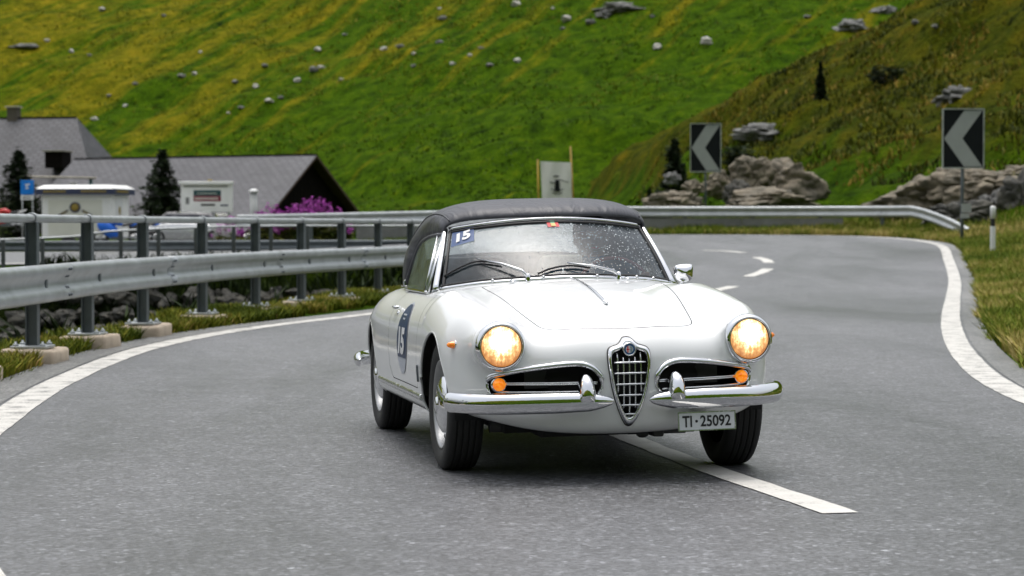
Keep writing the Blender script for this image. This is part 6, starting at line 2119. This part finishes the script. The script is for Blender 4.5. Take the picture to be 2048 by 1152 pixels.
# ---- soft top
SEC = [(-0.846, -0.150, 0.512, 1.098, 1.168), (-0.852, -0.150, 0.526, 1.090, 1.190), (-0.90, -0.14, 0.536, 1.088, 1.222), (-1.02, -0.11, 0.545, 1.085, 1.252), (-1.22, -0.06, 0.557, 1.072, 1.266), (-1.40, -0.03, 0.575, 1.035, 1.262), (-1.50, -0.02, 0.605, 0.93, 1.245), (-1.58, 0.0, 0.632, 0.826, 1.225), (-1.74, 0.03, 0.628, 0.812, 1.15), (-1.92, 0.08, 0.585, 0.812, 1.00), (-2.02, 0.14, 0.53, 0.812, 0.875), (-2.05, 0.18, 0.50, 0.805, 0.82)]
SP = spline_pts(SEC, 0.018)
nr = len(SP); nc = 61
ph = np.linspace(-math.pi / 2, math.pi / 2, nc)
ex = 2 / 3.3
rows = []
for ac, da, wb, zl, zc in SP:
    y = wb * np.sign(np.sin(ph)) * np.abs(np.sin(ph)) ** ex
    z = zl + (zc - zl) * np.abs(np.cos(ph)) ** ex
    a = ac + da * (np.abs(y) / wb) ** 2.2
    rows.append(np.stack([a, y, z], -1))
ST = np.array(rows)
# cloth sags a touch between the bows
bow = np.zeros(nr)
for i in range(nr):
    bow[i] = -0.004 * (0.5 - 0.5 * math.cos((SP[i][0] + 0.85) / 0.33 * 2 * math.pi))
ST[:, :, 2] += bow[:, None] * np.abs(np.cos(ph))[None, :]
ac = SP[:, 0]
ri = (ac < -1.66) & (ac > -1.93)
i0, i1 = int(np.argmax(ri)), int(len(ri) - np.argmax(ri[::-1]))
jn = 15
soft = empty('soft_top', (0, 0, 0)); soft.parent = car
mb = MB(); idx = np.arange(nr * nc).reshape(nr, nc)
fs = []
for i in range(nr - 1):
    for j in range(nc - 1):
        if i0 <= i < i1 and jn <= j < nc - 1 - jn: continue
        fs.append((idx[i, j], idx[i, j + 1], idx[i + 1, j + 1], idx[i + 1, j]))
mb.add(ST.reshape(-1, 3).tolist(), fs, True)
cv = mb.build('canopy', 'softtop', soft, False)
so = cv.modifiers.new('thickness', 'SOLIDIFY'); so.thickness = 0.006; so.offset = -1
MB().grid(ST[i0:i1 + 1, jn:nc - jn]).build('rear_window', 'rear_plastic', soft)
for s in (-1, 1):
    jj = 9 if s < 0 else nc - 10
    MB().tube((ST[2:i0 + 6, jj] + np.array([0, 0, 0.002])).tolist(), 0.004, 6).build('seam', 'softtop', soft)
    k = 2 if s < 0 else nc - 3
    edge = ST[1:int(np.argmax(ac < -1.585)), 0 if s < 0 else nc - 1]
    MB().tube(edge.tolist(), 0.010, 8).build('side_edge', 'softtop', soft)
    # drip rail, window frame, side glass
    sw = empty('side_window', (0, 0, 0)); sw.parent = car
    bot = [(a, s * (float(surf_b(a, 0.78)[0]) - 0.055), 0.815) for a in np.linspace(-0.80, -1.50, 9)]
    bot = [(a, s * 0.640, 0.806) for a in np.linspace(-0.80, -1.50, 9)]
    topc = []
    for t in np.linspace(0, 1, 9):
        aq = -1.0 - 0.47 * t
        k_ = int(np.argmin(np.abs(edge[:, 0] - aq)))
        topc.append((aq, edge[k_][1], edge[k_][2] + 0.006))
    rows = [[tuple(np.array(b0) * (1 - v) + np.array(t0) * v) for b0, t0 in zip(bot, topc)] for v in np.linspace(0, 1, 8)]
    MB().grid(np.array(rows)).build('side_glass', 'side_glass', sw)
    MB().tube([bot[1], topc[1]], 0.007, 8).build('vent_post', 'chrome', sw)
    MB().tube([bot[0], topc[0]], 0.008, 8).build('front_post', 'satin', sw)
    MB().tube(bot, 0.008, 8).build('waist_seal', 'chrome', sw)
    mb = MB(); mb.box((-1.585, s * 0.632, 0.835), (0.05, 0.02, 0.035), None, 0.006); mb.build('top_latch', 'chrome', soft)

# ---- door furniture, stickers, sill trim
for s, dr in ((-1, doors[0]), (1, doors[1])):
    b_h = float(surf_b(-1.24, 0.715)[0])
    dh = empty('door_handle', (0, 0, 0)); dh.parent = dr
    MB().tube([(-1.185, s * (b_h + 0.004), 0.722), (-1.20, s * (b_h + 0.026), 0.722), (-1.30, s * (b_h + 0.024), 0.722)], [0.009, 0.009, 0.006], 8).build('handle_lever', 'chrome', dr)
    MB().ellipsoid((-1.20, s * (b_h + 0.008), 0.690), (0.016, 0.012, 0.016), 12, 8).build('door_lock', 'chrome', dr)
    bpy.data.objects.remove(dh)
    # oval start-number sticker
    ce = (-0.905, 0.578); ra_, rz_ = 0.165, 0.178
    def door_pt(a, z, lift):
        return [(float(x), s * (float(y) + lift), float(q)) for x, y, q in zip(a, surf_b(np.array(a), np.array(z)), z)]
    def door_sheet(fn, name, mat, lift, par):
        A, Z = fn
        shp = A.shape
        P = np.array(door_pt(A.ravel(), Z.ravel(), lift)).reshape(*shp, 3)
        mb = MB(); mb.grid(P); return mb.build(name, mat, par)
    tt = np.linspace(0, 2 * math.pi, 49); rr = np.linspace(0.0, 1, 7)
    RR, TT = np.meshgrid(rr, tt)
    st = door_sheet((ce[0] + ra_ * RR * np.cos(TT), ce[1] + rz_ * RR * np.sin(TT)), 'number_sticker', 'sticker_pale', 0.0025, dr)
    zl_, zh_ = ce[1] - 0.095, ce[1] + 0.168
    ZZ, SS = np.meshgrid(np.linspace(zl_, zh_, 20), np.linspace(-1, 1, 12))
    hw_ = 0.94 * ra_ * np.sqrt(np.clip(1 - ((ZZ - ce[1]) / (rz_ * 0.97)) ** 2, 0, 1))
    door_sheet((ce[0] + SS * hw_, ZZ), 'sticker_field', 'sticker_navy', 0.0045, st)
    vs, fs = text_polys('15', 1.0, 0.05)
    vs[:, 0] *= 0.20 / np.ptp(vs[:, 0]); vs[:, 1] *= 0.135 / np.ptp(vs[:, 1])
    q = door_pt(ce[0] - s * vs[:, 0] * (1 if s < 0 else 1) * (-1 if s < 0 else 1) * (-1), ce[1] - 0.01 + vs[:, 1], 0.0075) if False else door_pt(ce[0] + (vs[:, 0] if s < 0 else -vs[:, 0]), ce[1] - 0.012 + vs[:, 1], 0.0075)
    MB().add(q, fs).build('sticker_number', 'sticker_white', st)
    mb = MB()
    for z_, w_ in ((ce[1] + 0.118, 0.10), (ce[1] + 0.098, 0.07)):
        q = door_pt(ce[0] + np.array([-w_, w_, w_, -w_]) / 2, z_ + np.array([-.004, -.004, .004, .004]), 0.007)
        mb.add(q, [(0, 1, 2, 3)])
    mb.build('sticker_small_print', 'sticker_pale', st)
    # sill trim and wing badge
    aa = np.linspace(-0.33, -1.80, 40); zz = np.full(40, 0.322); bb = surf_b(aa, zz)
    MB().tube([(a, s * (b + 0.006), z) for a, b, z in zip(aa, bb, zz)], 0.013, 8, True, True, False, (0.6, 1.2)).build('sill_trim', 'satin', car)
    aa = np.full(8, -0.385); zz = np.linspace(0.395, 0.475, 8); bb = surf_b(aa, zz)
    MB().tube([(a, s * (b + 0.003), z) for a, b, z in zip(aa, bb, zz)], 0.006, 6).build('wing_badge', 'galv_dark', car)

# ---- mirror on the driver's side
mr = empty('wing_mirror', (0, 0, 0)); mr.parent = car
za = float(surf_z(-0.58, 0.60)[0])
MB().tube([(-0.58, 0.600, za - 0.005), (-0.585, 0.608, za + 0.035), (-0.59, 0.615, za + 0.055)], [0.012, 0.007, 0.007], 10).build('mirror_stem', 'chrome', mr)
MB().lathe([(0.024, 0.0), (0.020, 0.008), (0.010, 0.012)], 16, (-0.58, 0.600, za - 0.003)).build('mirror_foot', 'chrome', mr)
prof = smooth_loop([(-0.048, 0.030), (-0.030, 0.041), (0.0, 0.044), (0.034, 0.043), (0.046, 0.034), (0.046, 0.0), (0.040, -0.030), (0.020, -0.043), (-0.010, -0.043), (-0.034, -0.030), (-0.046, -0.005)], 3)
rows = []
for sc_, da in ((0.02, 0.030), (0.35, 0.028), (0.65, 0.021), (0.88, 0.010), (1.0, -0.006), (1.0, -0.012), (0.9, -0.014), (0.02, -0.013)):
    rows.append([(-0.592 + da, 0.617 + x * sc_ * 1.02, za + 0.060 + y * sc_ * 1.02) for x, y in prof] )
rows = [r_ + [r_[0]] for r_ in rows]
MB().grid(np.array(rows)).build('mirror_head', 'chrome', mr)

# ---- wheels
def wheel_parts():
    w = empty('wheel', (0, 0, 0))
    tyre = [(0.200, -0.062), (0.215, -0.074), (0.245, -0.083), (0.275, -0.082), (0.292, -0.074), (0.299, -0.064)]
    gro = []
    for y in (-0.042, -0.014, 0.014, 0.042):
        gro += [(0.3015, y - 0.008), (0.3015, y - 0.004), (0.2945, y - 0.003), (0.2945, y + 0.003), (0.3015, y + 0.004), (0.3015, y + 0.008)]
    prof = tyre + gro + [(r_, -y) for r_, y in tyre[::-1]]
    MB().lathe(prof, 56, (0, 0, 0), 'y').build('tyre', 'rubber', w)
    MB().lathe([(0.203, 0.060), (0.207, 0.068), (0.203, 0.074), (0.197, 0.070), (0.192, 0.052), (0.186, 0.034)], 48, (0, 0, 0), 'y').build('rim', 'wheel_silver', w)
    MB().lathe([(0.187, 0.036), (0.180, 0.030), (0.168, 0.036), (0.145, 0.046), (0.118, 0.050), (0.0, 0.050)], 48, (0, 0, 0), 'y').build('wheel_disc', 'wheel_silver', w)
    mb = MB()
    for k in range(10):
        a = k * 2 * math.pi / 10
        c = (0.163 * math.cos(a), 0.0, 0.163 * math.sin(a))
        e = Vector((-math.sin(a), 0, math.cos(a))); f = Vector((math.cos(a), 0, math.sin(a)))
        pts = [Vector(c) + e * 0.020 * math.cos(t) + f * 0.008 * math.sin(t) for t in np.linspace(0, 2 * math.pi, 12, endpoint=False)]
        mb.add([(p.x, 0.0445 + 0.0 * p.z, p.z) for p in pts], [tuple(range(12))])
    tag(mb.build('cooling_slots', 'dark', w), kind='stuff')
    MB().lathe([(0.138, 0.046), (0.136, 0.056), (0.128, 0.066), (0.112, 0.074), (0.088, 0.084), (0.055, 0.089), (0.036, 0.090), (0.033, 0.096), (0.018, 0.099), (0.0, 0.100)], 40, (0, 0, 0), 'y').build('hubcap', 'chrome', w)
    MB().lathe([(0.0, -0.05), (0.14, -0.05), (0.16, 0.0), (0.19, 0.03)], 30, (0, 0, 0), 'y').build('brake_drum', 'dark', w)
    return w
w0 = wheel_parts()
for k, (a, b, st_) in enumerate(((F_AX, 0.655, 0.0), (F_AX, -0.655, 0.0), (R_AX, 0.630, 0.0), (R_AX, -0.630, 0.0))):
    w = w0 if k == 0 else copy_tree(w0)
    w.parent = car
    w.location = (a, b, 0.2995)
    w.rotation_euler = (0, 0, (0 if b > 0 else math.pi) + R(st_))

# ---- chassis, cabin
mb = MB()
mb.box((-1.1, 0, 0.235), (3.0, 1.0, 0.06)); mb.box((0.25, 0, 0.30), (0.5, 0.7, 0.22)); mb.build('underbody', 'dark', car)
mb = MB(); mb.tube([(0.30, -0.55, 0.23), (0.28, 0, 0.215), (0.30, 0.55, 0.23)], 0.028, 8); mb.tube([(0.0, -0.6, 0.28), (0.0, 0.6, 0.28)], 0.03, 8); mb.build('front_axle', 'trim_dark', car)
mb = MB(); mb.tube([(0.2, 0.25, 0.20), (-1.0, 0.25, 0.185), (-2.9, 0.35, 0.24)], 0.024, 8); mb.build('exhaust_pipe', 'galv_dark', car)
mb = MB(); mb.box((0.55, 0.16, 0.20), (0.10, 0.05, 0.035), None, .008); mb.tube([(0.55, 0.03, 0.205), (0.53, 0.30, 0.200)], 0.012, 8); mb.ellipsoid((0.54, 0.10, 0.195), (0.03, 0.03, 0.02), 10, 6); mb.build('tow_bracket', 'trim_dark', car)
mb = MB()
x0, x1, yw, z0, z1 = -1.64, -0.42, 0.59, 0.26, 0.79
mb.add([(x0, -yw, z0), (x1, -yw, z0), (x1, yw, z0), (x0, yw, z0), (x0, -yw, z1), (x1, -yw, z1), (x1, yw, z1), (x0, yw, z1)], [(0, 1, 2, 3), (0, 4, 5, 1), (2, 6, 7, 3), (1, 5, 6, 2), (3, 7, 4, 0)])
mb.build('cabin_tub', 'trim_dark', car)
rows = []
for t in np.linspace(0, 1, 8):
    ang = -0.3 + 2.1 * t
    rows.append([(float(WS_A(b)) - 0.06 - 0.16 * t, b, 0.838 - 0.028 * (b / 0.56) ** 2 + 0.020 * math.sin(math.pi * min(1, t * 1.2)) - 0.20 * max(0, t - 0.6)) for b in np.linspace(-0.56, 0.56, 25)])
MB().grid(np.array(rows)).build('dashboard', 'trim_dark', car)
for s in (-1, 1):
    stt = empty('seat', (0, 0, 0)); stt.parent = car
    MB().box((-1.22, s * 0.31, 0.43), (0.48, 0.46, 0.16), None, 0.05).build('cushion', 'leather', stt)
    bk = MB(); bk.box((0, 0, 0.25), (0.13, 0.47, 0.52), Matrix.Translation((-1.46, s * 0.31, 0.47)) @ Matrix.Rotation(R(-14), 4, 'Y'), 0.06); bk.build('backrest', 'leather', stt)
sw_ = empty('steering_wheel', (-0.86, 0.315, 0.772)); sw_.parent = car; sw_.rotation_euler = (0, R(68), 0)
MB().tube([(0.195 * math.cos(a), 0.195 * math.sin(a), 0) for a in np.linspace(0, 2 * math.pi, 48, endpoint=False)], 0.010, 8, False, True, True).build('wheel_rim', 'wheel_rim_red', sw_)
for k in range(3):
    a = math.pi / 2 * (k + 1) if k != 1 else 0
    MB().tube([(0.19 * math.cos(a), 0.19 * math.sin(a), 0), (0, 0, -0.02)], [0.006, 0.01], 6).build('spoke', 'satin', sw_)
MB().lathe([(0.0, 0.02), (0.035, 0.015), (0.04, -0.01), (0.02, -0.03), (0.02, -0.3)], 16).build('hub', 'trim_dark', sw_)
im = empty('interior_mirror', (0, 0, 0)); im.parent = car
MB().tube([(-0.60, 0.005, 0.845), (-0.615, 0.006, 0.92)], 0.005, 6).build('mirror_stalk', 'satin', im)
MB().box((-0.625, 0.005, 0.948), (0.022, 0.205, 0.062), None, 0.010).build('mirror_housing', 'concrete', im)

# body lean in the bend: every sprung part leans, the wheels do not
for ch in car.children:
    if not ch.name.startswith('wheel.') and ch.name != 'wheel':
        ch.rotation_euler.x += ROLL
        l = ch.location.copy()
        ch.location = (l.x, l.y, l.z + ROLL * l.y)

# ------------------------------------------------------------------ driver
per = thing('person', 'person in a dark blue jacket sitting at the steering wheel of the white convertible', 'person', (CAR_X, CAR_Y, 0), CAR_TH - R(90))
def cap_(P, a, b, ra, rb):
    a = np.array(a); b = np.array(b); e = b - a
    w = P - a
    t = np.clip((w @ e) / (e @ e), 0, 1)
    return np.linalg.norm(w - t[:, None] * e, axis=1) - (ra + (rb - ra) * t)
DY = 0.315
LIMBS = [((-1.33, DY, 0.50), (-1.37, DY, 0.78), 0.16, 0.165), ((-1.36, DY - .15, .86), (-1.36, DY + .15, .86), .075, .075), ((-1.36, DY, 0.86), (-1.33, DY, 0.98), 0.062, 0.056),
         ((-1.29, DY - .09, .50), (-.92, DY - .10, .56), .085, .065), ((-1.29, DY + .09, .50), (-.92, DY + .10, .56), .085, .065), ((-.92, DY - .10, .56), (-.60, DY - .09, .36), .06, .045), ((-.92, DY + .10, .56), (-.60, DY + .09, .36), .06, .045),
         ((-1.36, DY - .19, .85), (-1.17, DY - .235, .68), .058, .046), ((-1.17, DY - .235, .68), (-.93, DY - .185, .80), .044, .032), ((-1.36, DY + .19, .85), (-1.17, DY + .235, .68), .058, .046), ((-1.17, DY + .235, .68), (-.93, DY + .185, .80), .044, .032),
         ((-1.325, DY, 1.045), (-1.32, DY, 1.09), 0.076, 0.084), ((-1.295, DY, 1.005), (-1.29, DY, 1.03), 0.058, 0.062)]
def per_f(a, b, z):
    P = np.stack([a, b, z], 1)
    d = None
    for p, q, r1, r2 in LIMBS:
        c = cap_(P, p, q, r1, r2)
        d = c if d is None else smin(d, c, 0.045)
    nose = cap_(P, (-1.238, DY, 1.06), (-1.222, DY, 1.035), 0.010, 0.014); d = smin(d, nose, 0.015)
    brow = cap_(P, (-1.245, DY - .03, 1.075), (-1.245, DY + .03, 1.075), 0.010, 0.010); d = smin(d, brow, 0.02)
    for s in (-1, 1):
        ear = cap_(P, (-1.325, DY + s * .080, 1.06), (-1.325, DY + s * .084, 1.025), 0.016, 0.011); d = smin(d, ear, 0.012)
        hx, hy, hz = -.915, DY + s * .185, .815
        palm = cap_(P, (hx - .015, hy, hz - .01), (hx + .02, hy, hz + .02), .030, .026); d = smin(d, palm, .02)
        for k in range(4):
            o = (k - 1.5) * .019
            f1 = cap_(P, (hx + .02, hy + s * .01, hz + .02 + o * .9), (hx + .06, hy - s * .004, hz + .028 + o), .010, .009)
            f2 = cap_(P, (hx + .06, hy - s * .004, hz + .028 + o), (hx + .050, hy - s * .034, hz + .022 + o), .009, .008)
            d = smin(smin(d, f1, .008), f2, .006)
        th_ = cap_(P, (hx - .005, hy - s * .02, hz + .02), (hx + .03, hy - s * .045, hz + .035), .011, .009); d = smin(d, th_, .01)
    return d
PV, PQ = surface_nets(per_f, (-1.62, DY - .34, .24), (-.5, DY + .34, 1.2), 0.0115)
PV, PN = project(per_f, PV, 0.0115, 4)
po = np_mesh('body', PV, PQ, 'jacket', per, True, None, PN)
po.data.materials.append(M['skin'])
cen = PV[PQ].mean(1)
skin = (cen[:, 2] > 0.955) | ((cen[:, 0] > -0.955) & (cen[:, 2] > 0.70))
po.data.polygons.foreach_set('material_index', skin.astype(np.int32))
hv = MB()
rows = []
for t in np.linspace(0, 1, 9):
    el = t * 1.75
    rows.append([(-1.330 + 0.101 * math.sin(el) * math.cos(a), DY + 0.094 * math.sin(el) * math.sin(a), 1.088 + 0.098 * math.cos(el) * (1 if math.cos(el) > 0 else (0.2 if math.cos(a) > 0.2 else 2.4))) for a in np.linspace(0, 2 * math.pi, 25)])
hv.grid(np.array(rows)); hv.build('hair', 'hair', per)
for s in (-1, 1):
    MB().ellipsoid((-1.240, DY + s * .030, 1.056), (.010, .013, .009), 12, 8).build('eye', 'sticker_white', per)
MB().ellipsoid((-1.232, DY, 1.002), (.010, .024, .005), 12, 6).build('mouth', 'vignette_red', per)
for ch in per.children:
    ch.rotation_euler.x = ROLL
